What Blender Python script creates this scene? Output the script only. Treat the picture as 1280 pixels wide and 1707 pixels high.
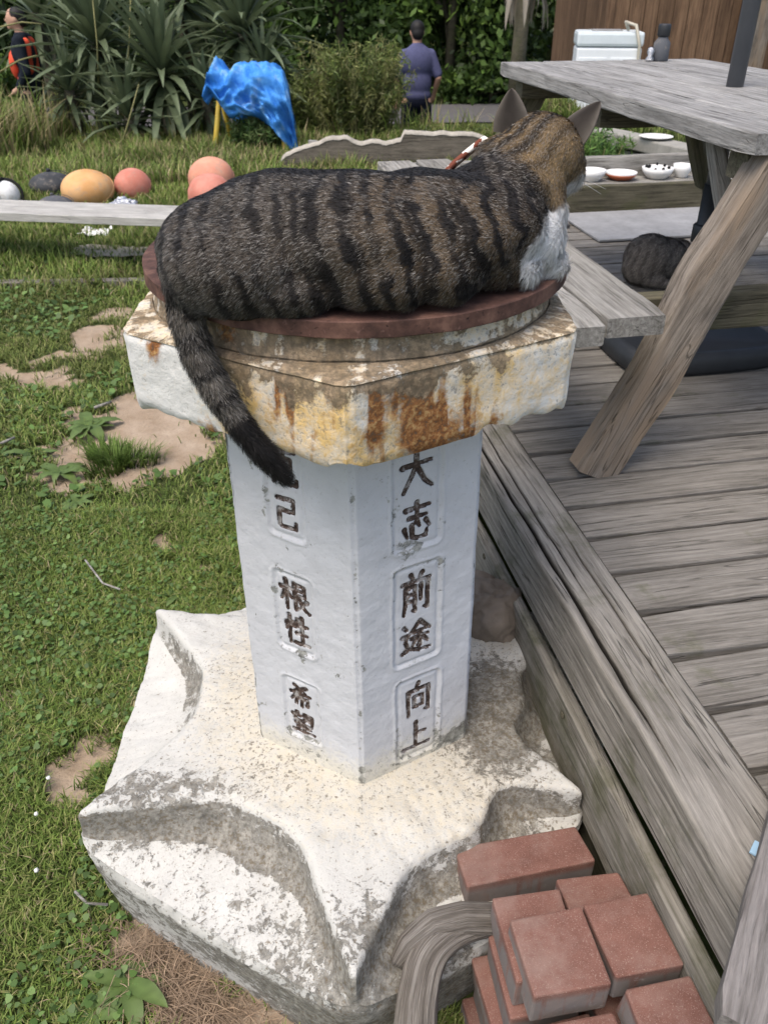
import bpy, bmesh, math, random
import numpy as np
from mathutils import Vector, Matrix, Quaternion, Euler

for _o in list(bpy.data.objects):
    bpy.data.objects.remove(_o)
SC = bpy.context.scene
COL = SC.collection
RNG = np.random.default_rng(7)
random.seed(7)
PI = math.pi

# ---------------------------------------------------------------- camera, sky, sun, exposure
CAM_H = 1.5
cam_d = bpy.data.cameras.new('camera')
cam = bpy.data.objects.new('camera', cam_d)
COL.objects.link(cam)
cam.location = (0, 0, CAM_H)
cam.rotation_euler = (math.radians(90 - 32.92), 0, 0)
cam_d.sensor_fit = 'VERTICAL'
cam_d.sensor_height = 24.0
cam_d.lens = 24.0 * 1380 / 1707
cam_d.clip_start = 0.05
cam_d.clip_end = 400
cam_d.dof.use_dof = True
cam_d.dof.focus_distance = 1.32
cam_d.dof.aperture_fstop = 7.0
SC.camera = cam

SUN_EL, SUN_AZ = math.radians(64), math.radians(232)     # azimuth measured from +X, counter-clockwise
world = bpy.data.worlds.new('World')
SC.world = world
world.use_nodes = True
wn = world.node_tree
bg = wn.nodes['Background']
sky = wn.nodes.new('ShaderNodeTexSky')
sky.sky_type = 'NISHITA'
sky.sun_disc = False
sky.sun_elevation = SUN_EL
sky.sun_rotation = PI / 2 - SUN_AZ
sky.air_density = 1.0
sky.dust_density = 4.0
sky.ozone_density = 0.6
wn.links.new(sky.outputs[0], bg.inputs[0])
bg.inputs[1].default_value = 0.15
sun_d = bpy.data.lights.new('sun', 'SUN')
sun_d.energy = 1.15
sun_d.angle = math.radians(34)
sun_d.color = (1.0, 0.95, 0.88)
sun = bpy.data.objects.new('sun', sun_d)
COL.objects.link(sun)
sun.location = (-3, -2, 6)
_sd = Vector((math.cos(SUN_AZ) * math.cos(SUN_EL), math.sin(SUN_AZ) * math.cos(SUN_EL), math.sin(SUN_EL)))
sun.rotation_euler = _sd.to_track_quat('Z', 'Y').to_euler()
vs = SC.view_settings
vs.view_transform = 'Standard'
vs.look = 'None'
vs.gamma = 1.0
vs.exposure = 0.8
vs.use_curve_mapping = False
SC.cycles.max_bounces = 6
SC.cycles.transparent_max_bounces = 8
SC.cycles.use_denoising = True
SC.cycles.use_adaptive_sampling = False

# ---------------------------------------------------------------- helpers
W = {}


def link(name, me, mat=None, parent=None, M=None):
    """One mesh object; M is its world matrix."""
    M = M or Matrix()
    o = bpy.data.objects.new(name, me)
    COL.objects.link(o)
    if mat is not None and me is not None:
        if not me.materials:
            me.materials.append(mat)
    if parent is not None:
        o.parent = parent
        o.matrix_basis = W[parent.name].inverted() @ M
    else:
        o.matrix_basis = M
    W[o.name] = M.copy()
    return o


def thing(name, label, cat, loc=(0, 0, 0), group=None):
    o = link(name, None, None, None, Matrix.Translation(loc))
    return tag(o, label, cat, group)


def tag(o, label, cat=None, group=None, kind=None):
    o['label'] = label
    if cat:
        o['category'] = cat
    if group:
        o['group'] = group
    if kind:
        o['kind'] = kind
    return o


def mesh_np(name, V, F, smooth=False, col=None, sharp=None):
    """V (n,3); F (m,k) uniform faces or a list of such arrays."""
    V = np.asarray(V, dtype=np.float32)
    Fs = F if isinstance(F, list) else [F]
    Fs = [np.asarray(f, dtype=np.int32) for f in Fs if len(f)]
    me = bpy.data.meshes.new(name)
    me.vertices.add(len(V))
    me.vertices.foreach_set('co', V.ravel())
    li = np.concatenate([f.ravel() for f in Fs])
    lt = np.concatenate([np.full(len(f), f.shape[1], np.int32) for f in Fs])
    ls = np.concatenate([[0], np.cumsum(lt)[:-1]]).astype(np.int32)
    me.loops.add(len(li))
    me.loops.foreach_set('vertex_index', li)
    me.polygons.add(len(lt))
    me.polygons.foreach_set('loop_start', ls)
    me.polygons.foreach_set('loop_total', lt)
    me.update(calc_edges=True)
    if smooth:
        me.polygons.foreach_set('use_smooth', np.ones(len(lt), bool))
        if sharp:
            me.set_sharp_from_angle(angle=math.radians(sharp))
    if col is not None:
        col = np.asarray(col, dtype=np.float32)
        if col.shape[1] == 3:
            col = np.concatenate([col, np.ones((len(col), 1), np.float32)], 1)
        a = me.color_attributes.new('Col', 'FLOAT_COLOR', 'POINT')
        a.data.foreach_set('color', col.ravel())
    return me


class MB:
    """Collects simple shapes into one mesh."""
    def __init__(s):
        s.v, s.f = [], []

    def add(s, V, F):
        n = len(s.v)
        s.v += [tuple(p) for p in V]
        s.f += [tuple(i + n for i in f) for f in F]

    def tube(s, path, rad, seg=8, cap=True, squash=1.0):
        path = [Vector(p) for p in path]
        if not hasattr(rad, '__len__'):
            rad = [rad] * len(path)
        n = len(s.v)
        ref = Vector((0, 0, 1))
        d0 = (path[1] - path[0]).normalized()
        if abs(d0.dot(ref)) > .9:
            ref = Vector((1, 0, 0))
        u = d0.cross(ref).normalized()
        for i, p in enumerate(path):
            d = (path[min(i + 1, len(path) - 1)] - path[max(i - 1, 0)]).normalized()
            u = (u - d * u.dot(d)).normalized()
            w = d.cross(u)
            for k in range(seg):
                a = 2 * PI * k / seg
                s.v.append(tuple(p + (u * math.cos(a) + w * math.sin(a) * squash) * rad[i]))
        for i in range(len(path) - 1):
            for k in range(seg):
                a, b = n + i * seg + k, n + i * seg + (k + 1) % seg
                s.f.append((a, b, b + seg, a + seg))
        if cap:
            s.f.append(tuple(n + k for k in range(seg))[::-1])
            s.f.append(tuple(n + (len(path) - 1) * seg + k for k in range(seg)))
        return s

    def lathe(s, prof, seg=24, c=(0, 0, 0)):
        n = len(s.v)
        for r, z in prof:
            for k in range(seg):
                a = 2 * PI * k / seg
                s.v.append((c[0] + r * math.cos(a), c[1] + r * math.sin(a), c[2] + z))
        for i in range(len(prof) - 1):
            for k in range(seg):
                a, b = n + i * seg + k, n + i * seg + (k + 1) % seg
                s.f.append((a, b, b + seg, a + seg))
        s.f.append(tuple(n + k for k in range(seg))[::-1])
        s.f.append(tuple(n + (len(prof) - 1) * seg + k for k in range(seg)))
        return s

    def box(s, c, d, rz=0):
        x, y, z = [k / 2 for k in d]
        R = Matrix.Rotation(rz, 3, 'Z')
        V = [Vector(c) + R @ Vector((sx * x, sy * y, sz * z)) for sz in (-1, 1) for sy in (-1, 1) for sx in (-1, 1)]
        s.add(V, [(0, 2, 3, 1), (4, 5, 7, 6), (0, 1, 5, 4), (2, 6, 7, 3), (0, 4, 6, 2), (1, 3, 7, 5)])
        return s

    def mesh(s, name, smooth=False, bevel=0):
        me = bpy.data.meshes.new(name)
        me.from_pydata(s.v, [], s.f)
        me.update()
        if bevel:
            bm = bmesh.new()
            bm.from_mesh(me)
            bmesh.ops.bevel(bm, geom=list(bm.edges), offset=bevel, segments=2, affect='EDGES', profile=.6)
            bm.to_mesh(me)
            bm.free()
        if smooth:
            me.polygons.foreach_set('use_smooth', np.ones(len(me.polygons), bool))
        return me


def smooth01(a, b, x):
    t = np.clip((np.asarray(x, float) - a) / (b - a), 0, 1)
    return t * t * (3 - 2 * t)


def _hash(ix, iy, iz, seed):
    h = (ix.astype(np.int64) * 374761393 + iy.astype(np.int64) * 668265263 + iz.astype(np.int64) * 2147483647 + seed * 1274126177) & 0xFFFFFFFF
    h = ((h ^ (h >> 13)) * 1274126177) & 0xFFFFFFFF
    h = (h ^ (h >> 16)) & 0xFFFFFF
    return h / float(0xFFFFFF)


def vnoise(x, y, z=0.0, seed=0):
    """value noise in [-1,1]"""
    x, y, z = np.broadcast_arrays(np.asarray(x, float), np.asarray(y, float), np.asarray(z, float))
    ix, iy, iz = np.floor(x), np.floor(y), np.floor(z)
    fx, fy, fz = x - ix, y - iy, z - iz
    fx, fy, fz = [t * t * (3 - 2 * t) for t in (fx, fy, fz)]
    r = 0
    for dx in (0, 1):
        for dy in (0, 1):
            for dz in (0, 1):
                w = (fx if dx else 1 - fx) * (fy if dy else 1 - fy) * (fz if dz else 1 - fz)
                r = r + w * _hash(ix + dx, iy + dy, iz + dz, seed)
    return r * 2 - 1


def fbm(x, y, z=0.0, seed=0, oct=3):
    r, a, s = 0, 1.0, 0
    for k in range(oct):
        r = r + a * vnoise(np.asarray(x) * 2 ** k, np.asarray(y) * 2 ** k, np.asarray(z) * 2 ** k, seed + k)
        s += a
        a *= .5
    return r / s


TMP = bpy.data.scenes.new('scratch')


def blob(parts, voxel=.006, smooth=6, name='blob'):
    """Union of ellipsoids ('e', centre, radii[, rotation]) and tapered capsules ('c', p0, p1, r0, r1), remeshed to one skin."""
    Vs, Qs, n0 = [], [], 0

    def put(M_, su, sv):
        nonlocal n0
        th_ = np.linspace(.02, PI - .02, sv + 1)
        ph_ = np.linspace(0, 2 * PI, su, endpoint=False)
        T_, P_ = np.meshgrid(th_, ph_, indexing='ij')
        S_ = np.stack([np.sin(T_) * np.cos(P_), np.sin(T_) * np.sin(P_), np.cos(T_)], -1).reshape(-1, 3)
        A_ = np.array(M_)
        Vs.append(S_ @ A_[:3, :3].T + A_[:3, 3])
        k_ = np.arange(sv)[:, None] * su
        j_ = np.arange(su)[None]
        j2 = (j_ + 1) % su
        Qs.append(np.stack([k_ + j_, k_ + su + j_, k_ + su + j2, k_ + j2], -1).reshape(-1, 4) + n0)
        caps.append((n0, su, sv))
        n0 += len(S_)

    caps = []
    for p in parts:
        if p[0] == 'e':
            put(Matrix.Translation(p[1]) @ (Euler([math.radians(a) for a in p[3]]).to_matrix().to_4x4() if len(p) > 3 else Matrix()) @ Matrix.Diagonal((*p[2], 1)), 24, 16)
        else:
            a, b = Vector(p[1]), Vector(p[2])
            n = max(2, int((b - a).length / (min(p[3], p[4]) * .5)) + 1)
            for i in range(n + 1):
                t = i / n
                put(Matrix.Translation(a.lerp(b, t)) @ Matrix.Scale(p[3] * (1 - t) + p[4] * t, 4), 14, 9)
    V_ = np.concatenate(Vs)
    F_ = [tuple(q) for q in np.concatenate(Qs).tolist()]
    for c0, su, sv in caps:
        F_.append(tuple(range(c0, c0 + su)))
        F_.append(tuple(range(c0 + su * sv, c0 + su * sv + su))[::-1])
    me = bpy.data.meshes.new(name + '_src')
    me.from_pydata(V_.tolist(), [], F_)
    me.update()
    o = bpy.data.objects.new(name + '_src', me)
    TMP.collection.objects.link(o)
    m = o.modifiers.new('r', 'REMESH')
    m.mode = 'VOXEL'
    m.voxel_size = voxel
    s_ = o.modifiers.new('s', 'SMOOTH')
    s_.iterations = smooth
    s_.factor = .6
    TMP.view_layers[0].update()
    dg = TMP.view_layers[0].depsgraph
    dg.update()
    out = bpy.data.meshes.new_from_object(o.evaluated_get(dg))
    out.name = name
    bpy.data.objects.remove(o)
    bpy.data.meshes.remove(me)
    out.polygons.foreach_set('use_smooth', np.ones(len(out.polygons), bool))
    return out


def verts_of(me):
    a = np.empty(len(me.vertices) * 3, np.float32)
    me.vertices.foreach_get('co', a)
    return a.reshape(-1, 3)


def normals_of(me):
    a = np.empty(len(me.vertices) * 3, np.float32)
    me.vertices.foreach_get('normal', a)
    return a.reshape(-1, 3)


def set_verts(me, V):
    me.vertices.foreach_set('co', np.asarray(V, np.float32).ravel())
    me.update()


def set_col(me, c):
    c = np.asarray(c, np.float32)
    if c.shape[1] == 3:
        c = np.concatenate([c, np.ones((len(c), 1), np.float32)], 1)
    a = me.color_attributes.get('Col') or me.color_attributes.new('Col', 'FLOAT_COLOR', 'POINT')
    a.data.foreach_set('color', c.ravel())


# ---------------------------------------------------------------- material builder
class G:
    def __init__(s, name):
        s.m = bpy.data.materials.new(name)
        s.m.use_nodes = True
        s.nt = s.m.node_tree
        s.nt.nodes.clear()
        s.out = s.nt.nodes.new('ShaderNodeOutputMaterial')
        s.b = s.nt.nodes.new('ShaderNodeBsdfPrincipled')
        s.nt.links.new(s.b.outputs[0], s.out.inputs[0])

    def set(s, inp, v):
        if hasattr(v, 'is_output'):
            s.nt.links.new(v, inp)
        elif hasattr(v, '__len__') and len(v) == 3 and inp.type == 'RGBA':
            inp.default_value = (*v, 1)
        else:
            inp.default_value = v

    def n(s, t, ins=None, **props):
        nd = s.nt.nodes.new('ShaderNode' + t)
        for k, v in props.items():
            setattr(nd, k, v)
        for k, v in (ins or {}).items():
            s.set(nd.inputs[k], v)
        return nd

    def obj(s, rnd=True):
        v = s.n('TexCoord').outputs['Object']
        if rnd:
            r = s.n('ObjectInfo').outputs['Random']
            v = s.n('VectorMath', {0: v, 1: s.n('CombineXYZ', {0: s.m_('MULTIPLY', r, 37.), 1: s.m_('MULTIPLY', r, 61.), 2: s.m_('MULTIPLY', r, 23.)}).outputs[0]}, operation='ADD').outputs[0]
        return v

    def scale(s, v, sc):
        return s.n('VectorMath', {0: v, 1: sc}, operation='MULTIPLY').outputs[0]

    def noise(s, v, sc=5., det=4., rough=.55, dist=0.):
        return s.n('TexNoise', {'Vector': v, 'Scale': sc, 'Detail': det, 'Roughness': rough, 'Distortion': dist}).outputs[0]

    def ramp(s, f, stops, interp='LINEAR'):
        nd = s.n('ValToRGB', {0: f})
        cr = nd.color_ramp
        cr.interpolation = interp
        while len(cr.elements) < len(stops):
            cr.elements.new(.5)
        for e, (p, c) in zip(cr.elements, stops):
            e.position = p
            e.color = (*c, 1) if hasattr(c, '__len__') else (c, c, c, 1)
        return nd.outputs[0]

    def step(s, f, a, b):
        return s.n('MapRange', {0: f, 1: a, 2: b, 3: 0., 4: 1.}, clamp=True).outputs[0]

    def mix(s, f, a, b, blend='MIX'):
        nd = s.n('Mix', data_type='RGBA', blend_type=blend)
        for i, v in ((0, f), (6, a), (7, b)):
            s.set(nd.inputs[i], v)
        return nd.outputs[2]

    def m_(s, op, a, b=0., clamp=False):
        nd = s.n('Math', {0: a, 1: b}, operation=op)
        nd.use_clamp = clamp
        return nd.outputs[0]

    def col(s, name='Col'):
        return s.n('Attribute', attribute_name=name)

    def sep(s, c):
        return s.n('SeparateColor', {0: c}).outputs

    def bump(s, h, st=.3, d=.01, nrm=None):
        ins = {'Height': h, 'Strength': st, 'Distance': d}
        if nrm is not None:
            ins['Normal'] = nrm
        return s.n('Bump', ins).outputs[0]

    def fin(s, color, rough=.85, bump=None, spec=.25, **kw):
        s.set(s.b.inputs['Base Color'], color)
        s.set(s.b.inputs['Roughness'], rough)
        s.set(s.b.inputs['Specular IOR Level'], spec)
        if bump is not None:
            s.set(s.b.inputs['Normal'], bump)
        for k, v in kw.items():
            s.set(s.b.inputs[k], v)
        return s.m


def plain(name, c, rough=.7, spec=.3, vary=.15, sc=12., bump=.1, metal=0.):
    g = G(name)
    v = g.obj()
    n = g.noise(v, sc, 5, .6)
    n2 = g.noise(v, sc * 5, 3, .6)
    f = g.m_('ADD', g.m_('MULTIPLY', n, .7), g.m_('MULTIPLY', n2, .3))
    cc = g.ramp(f, [(.25, [k * (1 - vary) for k in c]), (.75, [min(1, k * (1 + vary)) for k in c])])
    return g.fin(cc, rough, g.bump(n2, bump, .004), spec, Metallic=metal)


def wood(name, light, dark, moss=0., crack=.55, tint=None, sc=1.0, split=False):
    """weathered timber, grain along local X"""
    g = G(name)
    v = g.obj()
    warp = g.noise(g.scale(v, (1.6 * sc, 7 * sc, 7 * sc)), 1., 2, .5)
    wv = g.n('VectorMath', {0: v, 1: g.n('CombineXYZ', {0: 0., 1: g.m_('MULTIPLY', warp, .05), 2: g.m_('MULTIPLY', warp, .04)}).outputs[0]}, operation='ADD').outputs[0]
    grain = g.noise(g.scale(wv, (4. * sc, 120 * sc, 120 * sc)), 1., 6, .72)
    broad = g.noise(g.scale(v, (5. * sc, 16 * sc, 16 * sc)), 1., 6, .68)
    fine = g.noise(g.scale(wv, (22. * sc, 420 * sc, 420 * sc)), 1., 4, .75)
    f = g.m_('ADD', g.m_('MULTIPLY', grain, .55), g.m_('ADD', g.m_('MULTIPLY', broad, .3), g.m_('MULTIPLY', fine, .15)))
    c = g.ramp(f, [(.395, dark), (.5, [(a + b) / 2 for a, b in zip(light, dark)]), (.605, light)])
    if tint:
        t = g.step(g.noise(g.scale(v, (2.2, 10, 10)), 1., 4, .6), .48, .62)
        c = g.mix(t, c, tint, 'MIX')
    if moss:
        t = g.step(g.noise(v, 7., 5, .65), .62 - .25 * moss, .75 - .2 * moss)
        c = g.mix(g.m_('MULTIPLY', t, .65), c, (.085, .088, .042))
    ck = g.noise(g.scale(wv, (2.4 * sc, 75 * sc, 75 * sc)), 1., 4, .6)
    ln = g.m_('ABSOLUTE', g.m_('SUBTRACT', g.noise(g.scale(wv, (2.2 * sc, 46 * sc, 46 * sc)), 1., 2, .5), .5))
    gate = g.step(g.noise(g.scale(v, (3., 11, 11)), 1., 3, .6), .44, .56)
    cr = g.m_('MAXIMUM', g.step(ck, .345, .31), g.m_('MULTIPLY', g.m_('MULTIPLY', g.step(ln, .016, .004), gate), .8)) if crack else None
    if crack:
        c = g.mix(g.m_('MULTIPLY', cr, crack), c, (.022, .018, .014))
    h = g.m_('ADD', g.m_('MULTIPLY', grain, .6), g.m_('MULTIPLY', fine, .4))
    if crack:
        h = g.m_('SUBTRACT', h, g.m_('MULTIPLY', cr, .7))
    if split:
        c = g.mix(g.m_('MULTIPLY', g.sep(g.col().outputs['Color'])[0], .92), c, (.012, .010, .008))
    hue = g.n('HueSaturation', {'Color': c, 'Value': g.n('MapRange', {0: g.n('ObjectInfo').outputs['Random'], 1: 0., 2: 1., 3: .82, 4: 1.16}).outputs[0]}).outputs[0]
    return g.fin(hue, .88, g.bump(h, .8, .005), .15)


def board_mesh(L, w, t, seed=0, jit=.0015, r=.004, nseg=None, taper=None, bow=0.):
    """a plank centred on the origin along X: width Y, thickness Z, worn rounded edges"""
    rs = np.random.default_rng(seed)
    n = nseg or max(3, int(L / .06))
    r = min(r, w * .3, t * .3)
    sec = []
    for cx_, cy_, a0 in ((w / 2 - r, t / 2 - r, 0), (-w / 2 + r, t / 2 - r, 90), (-w / 2 + r, -t / 2 + r, 180), (w / 2 - r, -t / 2 + r, 270)):
        for a in (0, 45, 90):
            a = math.radians(a0 + a)
            sec.append((cx_ + r * math.cos(a), cy_ + r * math.sin(a)))
    sec = np.array(sec)
    m = len(sec)
    xs = np.linspace(-L / 2, L / 2, n + 1)
    V = []
    ph = rs.uniform(0, 100)
    for i, x in enumerate(xs):
        k = 1 if taper is None else taper(i / n)
        dy = vnoise(x * 2.3 + ph, 0.5, seed=seed) * jit * 1.5
        dz = vnoise(x * 2.1 + ph, 7.5, seed=seed) * jit + bow * (1 - (2 * x / L) ** 2)
        jj = vnoise(np.full(m, x * 14 + ph), np.arange(m) * 3.7, seed=seed + 3) * jit
        s2 = sec * k * (1 + jj[:, None] / max(w, t) * 2)
        e = .0015 if i in (0, n) else 0
        s2 = s2 * (1 - e / min(w, t) * 2)
        for y, z in s2:
            V.append((x, y + dy, z + dz))
    F = []
    for i in range(n):
        for k in range(m):
            a, b = i * m + k, i * m + (k + 1) % m
            F.append((a, b, b + m, a + m))
    me = bpy.data.meshes.new('board')
    me.from_pydata(V, [], F + [tuple(range(m))[::-1], tuple(range(n * m, n * m + m))])
    me.update()
    me.validate()
    return me


def frame(p0, p1, up=(0, 0, 1)):
    """matrix with X from p0 to p1, Z near up, origin in the middle"""
    p0, p1, up = Vector(p0), Vector(p1), Vector(up)
    x = (p1 - p0).normalized()
    y = up.cross(x).normalized()
    z = x.cross(y)
    M = Matrix((x, y, z)).transposed().to_4x4()
    M.translation = (p0 + p1) / 2
    return M, (p1 - p0).length


_bseed = [100]


def board(name, p0, p1, w, t, mat, parent=None, up=(0, 0, 1), **kw):
    _bseed[0] += 1
    M, L = frame(p0, p1, up)
    return link(name, board_mesh(L, w, t, _bseed[0], **kw), mat, parent, M)


# deck axes: o runs along the boards (to the right), t along the rail (away from the camera)
E1 = Vector((.982, .189, 0))
E2 = Vector((-.189, .982, 0))


def DK(o, t, z=0.):
    return E1 * o + E2 * t + Vector((0, 0, z))


def gz(x, y):
    """terrain height"""
    x, y = np.asarray(x, float), np.asarray(y, float)
    far = smooth01(12.2, 13.6, y)
    z = -.65 * smooth01(9.3, 11.2, y) * (1 - smooth01(1.3, 2.2, x) * (1 - far))
    s = (x - 1.72) * .884 + (y - 7.2) * .468
    z = z + .45 * smooth01(.02, .14, s) * smooth01(1.0, 1.6, x) * (1 - far)
    z = z + .9 * smooth01(18.2, 22, y) + .012 * fbm(x * 1.3, y * 1.3, seed=5) + .006 * vnoise(x * 6, y * 6, seed=9)
    return z


def gz1(x, y):
    return float(gz(x, y))


# pixel of the photograph -> world point at a height, used to read the layout off the photo once
_th = math.radians(32.9216)
_c, _s = math.cos(_th), math.sin(_th)


def ray(x, y):
    u, v = (x - 640) / 1380., (853.5 - y) / 1380.
    return u, _c + v * _s, v * _c - _s


def atz(x, y, z=0.):
    a = ray(x, y)
    t = (z - CAM_H) / a[2]
    return Vector((a[0] * t, a[1] * t, z))


def aty(x, y, Y):
    a = ray(x, y)
    t = Y / a[1]
    return Vector((a[0] * t, Y, CAM_H + a[2] * t))
# ---------------------------------------------------------------- materials
M = {}
M['deck'] = wood('weathered_deck_wood', (.255, .236, .208), (.105, .095, .081), moss=.1, crack=.6)
M['rail'] = wood('weathered_rail_wood', (.36, .333, .292), (.15, .137, .116), moss=.22, crack=.75, split=True)
M['rail_low'] = wood('weathered_plank_wood', (.34, .315, .27), (.13, .12, .095), moss=.4, crack=.5)
M['table'] = wood('silvery_table_wood', (.40, .39, .37), (.15, .145, .135), crack=.6)
M['bench'] = wood('silvery_bench_wood', (.38, .365, .33), (.15, .14, .122), crack=.5)
M['leg'] = wood('worn_log_wood', (.29, .25, .205), (.10, .083, .067), tint=(.25, .19, .135), crack=.7, sc=1.25)
M['damp'] = wood('damp_mossy_wood', (.16, .145, .10), (.055, .05, .035), moss=.5, crack=.5)
M['pale_plank'] = wood('pale_bleached_wood', (.48, .465, .43), (.26, .25, .225), crack=.3)
M['driftwood'] = wood('grey_driftwood', (.33, .305, .27), (.085, .075, .062), crack=.7, sc=1.3)
M['cabin'] = wood('brown_cabin_wood', (.20, .125, .075), (.075, .045, .028), crack=.45, sc=.5)
M['post'] = wood('grey_flaking_board', (.31, .285, .265), (.11, .10, .09), crack=.5, tint=(.12, .10, .095))
M['slab'] = wood('live_edge_slab_wood', (.20, .175, .14), (.07, .06, .048), crack=.4)
M['bark'] = plain('pale_bark_edge', (.38, .35, .30), .9, .1, .35, 20)
M['black_plastic'] = plain('black_plastic', (.022, .024, .027), .5, .4, .3, 20)
M['grey_pole'] = plain('grey_painted_pole', (.075, .08, .088), .45, .4, .15, 8, .03)
M['white_china'] = plain('white_china', (.78, .77, .74), .35, .5, .06, 20, .02)
M['red_glaze'] = plain('red_glaze', (.45, .12, .05), .35, .5, .15, 20, .02)
M['mat'] = plain('grey_rubber_mat', (.25, .25, .25), .9, .15, .3, 9, .2)
M['dark_mat'] = plain('dark_rubber_mat', (.06, .06, .065), .9, .15, .3, 9, .2)
M['concrete'] = plain('grey_concrete', (.29, .28, .25), .9, .15, .3, 7, .3)
M['enamel'] = plain('white_enamel', (.72, .75, .76), .4, .4, .06, 4, .02)
M['clear_lid'] = plain('cloudy_white_plastic', (.62, .68, .70), .35, .4, .1, 6, .02)
M['hose'] = plain('pale_hose', (.45, .42, .34), .6, .3, .1, 20)
M['rock'] = plain('brown_grey_rock', (.175, .145, .115), .9, .15, .5, 9, .9)
M['skin'] = plain('skin', (.46, .27, .19), .55, .3, .08, 10, .03)
M['hair'] = plain('black_hair', (.012, .011, .011), .6, .3, .3, 60, .3)
M['navy'] = plain('navy_blue_cloth', (.085, .09, .17), .9, .1, .2, 30, .2)
M['dark_navy'] = plain('dark_navy_cloth', (.008, .010, .02), .9, .1, .2, 30, .2)
M['black_cloth'] = plain('black_cloth', (.014, .018, .026), .85, .1, .2, 30, .2)
M['orange_vest'] = plain('orange_red_vest', (.65, .085, .04), .7, .2, .12, 20, .1)
M['yellow_paint'] = plain('yellow_painted_steel', (.50, .36, .05), .5, .35, .3, 14, .1)
M['foil'] = plain('crumpled_foil', (.55, .56, .58), .3, .5, .3, 60, .9, 1.0)
M['paper'] = plain('white_paper', (.72, .71, .68), .8, .1, .1, 12, .3)
M['rope'] = plain('black_rope', (.02, .02, .02), .8, .1, .3, 60, .3)
M['red_plastic'] = plain('dark_red_plastic', (.16, .02, .025), .5, .3, .2, 10)
M['yellow_fender'] = plain('stone_tan', (.35, .31, .24), .9, .1, .3, 10, .5)
M['blue_chip'] = plain('pale_blue_plastic', (.32, .48, .60), .5, .3, .1, 10)
M['whisker'] = plain('whisker_white', (.85, .85, .85), .4, .3, .02, 10, .0)


def m_buoy(name, c, c2):
    g = G(name)
    v = g.obj()
    n = g.noise(v, 6., 5, .6)
    n2 = g.noise(v, 40., 4, .65)
    c_ = g.mix(g.step(n, .4, .62), c, c2)
    c_ = g.mix(g.m_('MULTIPLY', g.step(g.noise(v, 17., 7, .75), .52, .66), .5), c_, (.34, .29, .23))
    return g.fin(c_, .75, g.bump(n2, .15, .004), .25)


M['buoy_orange'] = m_buoy('faded_orange_buoy', (.62, .37, .17), (.55, .29, .11))
M['buoy_pink'] = m_buoy('faded_pink_buoy', (.58, .24, .18), (.47, .17, .12))
M['buoy_peach'] = m_buoy('faded_peach_buoy', (.64, .32, .21), (.56, .24, .16))
M['buoy_black'] = m_buoy('black_buoy', (.035, .037, .04), (.055, .058, .062))
M['buoy_grey'] = m_buoy('slate_grey_buoy', (.09, .095, .105), (.07, .073, .08))
M['buoy_white'] = m_buoy('white_buoy', (.74, .74, .72), (.62, .62, .60))


def m_brick():
    g = G('red_paver_brick')
    v = g.obj()
    nz = g.sep(g.n('NewGeometry').outputs['Normal'])
    sp = g.noise(v, 560., 2, .6)
    n = g.noise(v, 18., 6, .7)
    c = g.ramp(n, [(.3, (.140, .068, .053)), (.7, (.215, .112, .088))])
    c = g.mix(g.m_('MULTIPLY', g.step(sp, .60, .68), .55), c, (.40, .30, .25))
    c = g.mix(g.m_('MULTIPLY', g.step(sp, .38, .30), .6), c, (.12, .045, .035))
    # cement-grey body on the flanks, streaked with the red face mix
    zl = g.n('SeparateXYZ', {0: g.n('TexCoord').outputs['Object']}).outputs[2]
    streak = g.noise(g.scale(v, (60, 60, 9)), 1., 4, .6)
    side = g.m_('MULTIPLY', g.step(zl, .024, .012), g.step(streak, .30, .48))
    c = g.mix(g.m_('MULTIPLY', side, .88), c, (.175, .163, .153))
    eff = g.m_('MULTIPLY', g.step(g.noise(v, 30., 5, .7), .6, .72), g.step(zl, .026, .01))
    c = g.mix(g.m_('MULTIPLY', eff, .6), c, (.46, .44, .44))
    c = g.mix(g.m_('MULTIPLY', g.step(g.noise(v, 11., 6, .7), .48, .70), .5), c, (.27, .20, .17))
    h = g.m_('ADD', g.m_('MULTIPLY', sp, .5), n)
    return g.fin(c, .92, g.bump(h, .35, .003), .15)


M['brick'] = m_brick()


def m_rust():
    g = G('rusty_cast_iron')
    v = g.obj(False)
    n = g.noise(v, 22., 6, .65)
    p = g.noise(v, 150., 3, .6)
    c = g.ramp(n, [(.36, (.042, .022, .017)), (.52, (.095, .048, .036)), (.66, (.17, .092, .066))])
    c = g.mix(g.m_('MULTIPLY', g.step(p, .36, .28), .75), c, (.022, .012, .010))
    c = g.mix(g.m_('MULTIPLY', g.step(p, .62, .72), .35), c, (.26, .15, .12))
    h = g.m_('SUBTRACT', g.m_('MULTIPLY', n, .5), g.step(p, .36, .26))
    return g.fin(c, .8, g.bump(h, .5, .003), .3)


M['rust'] = m_rust()


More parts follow.
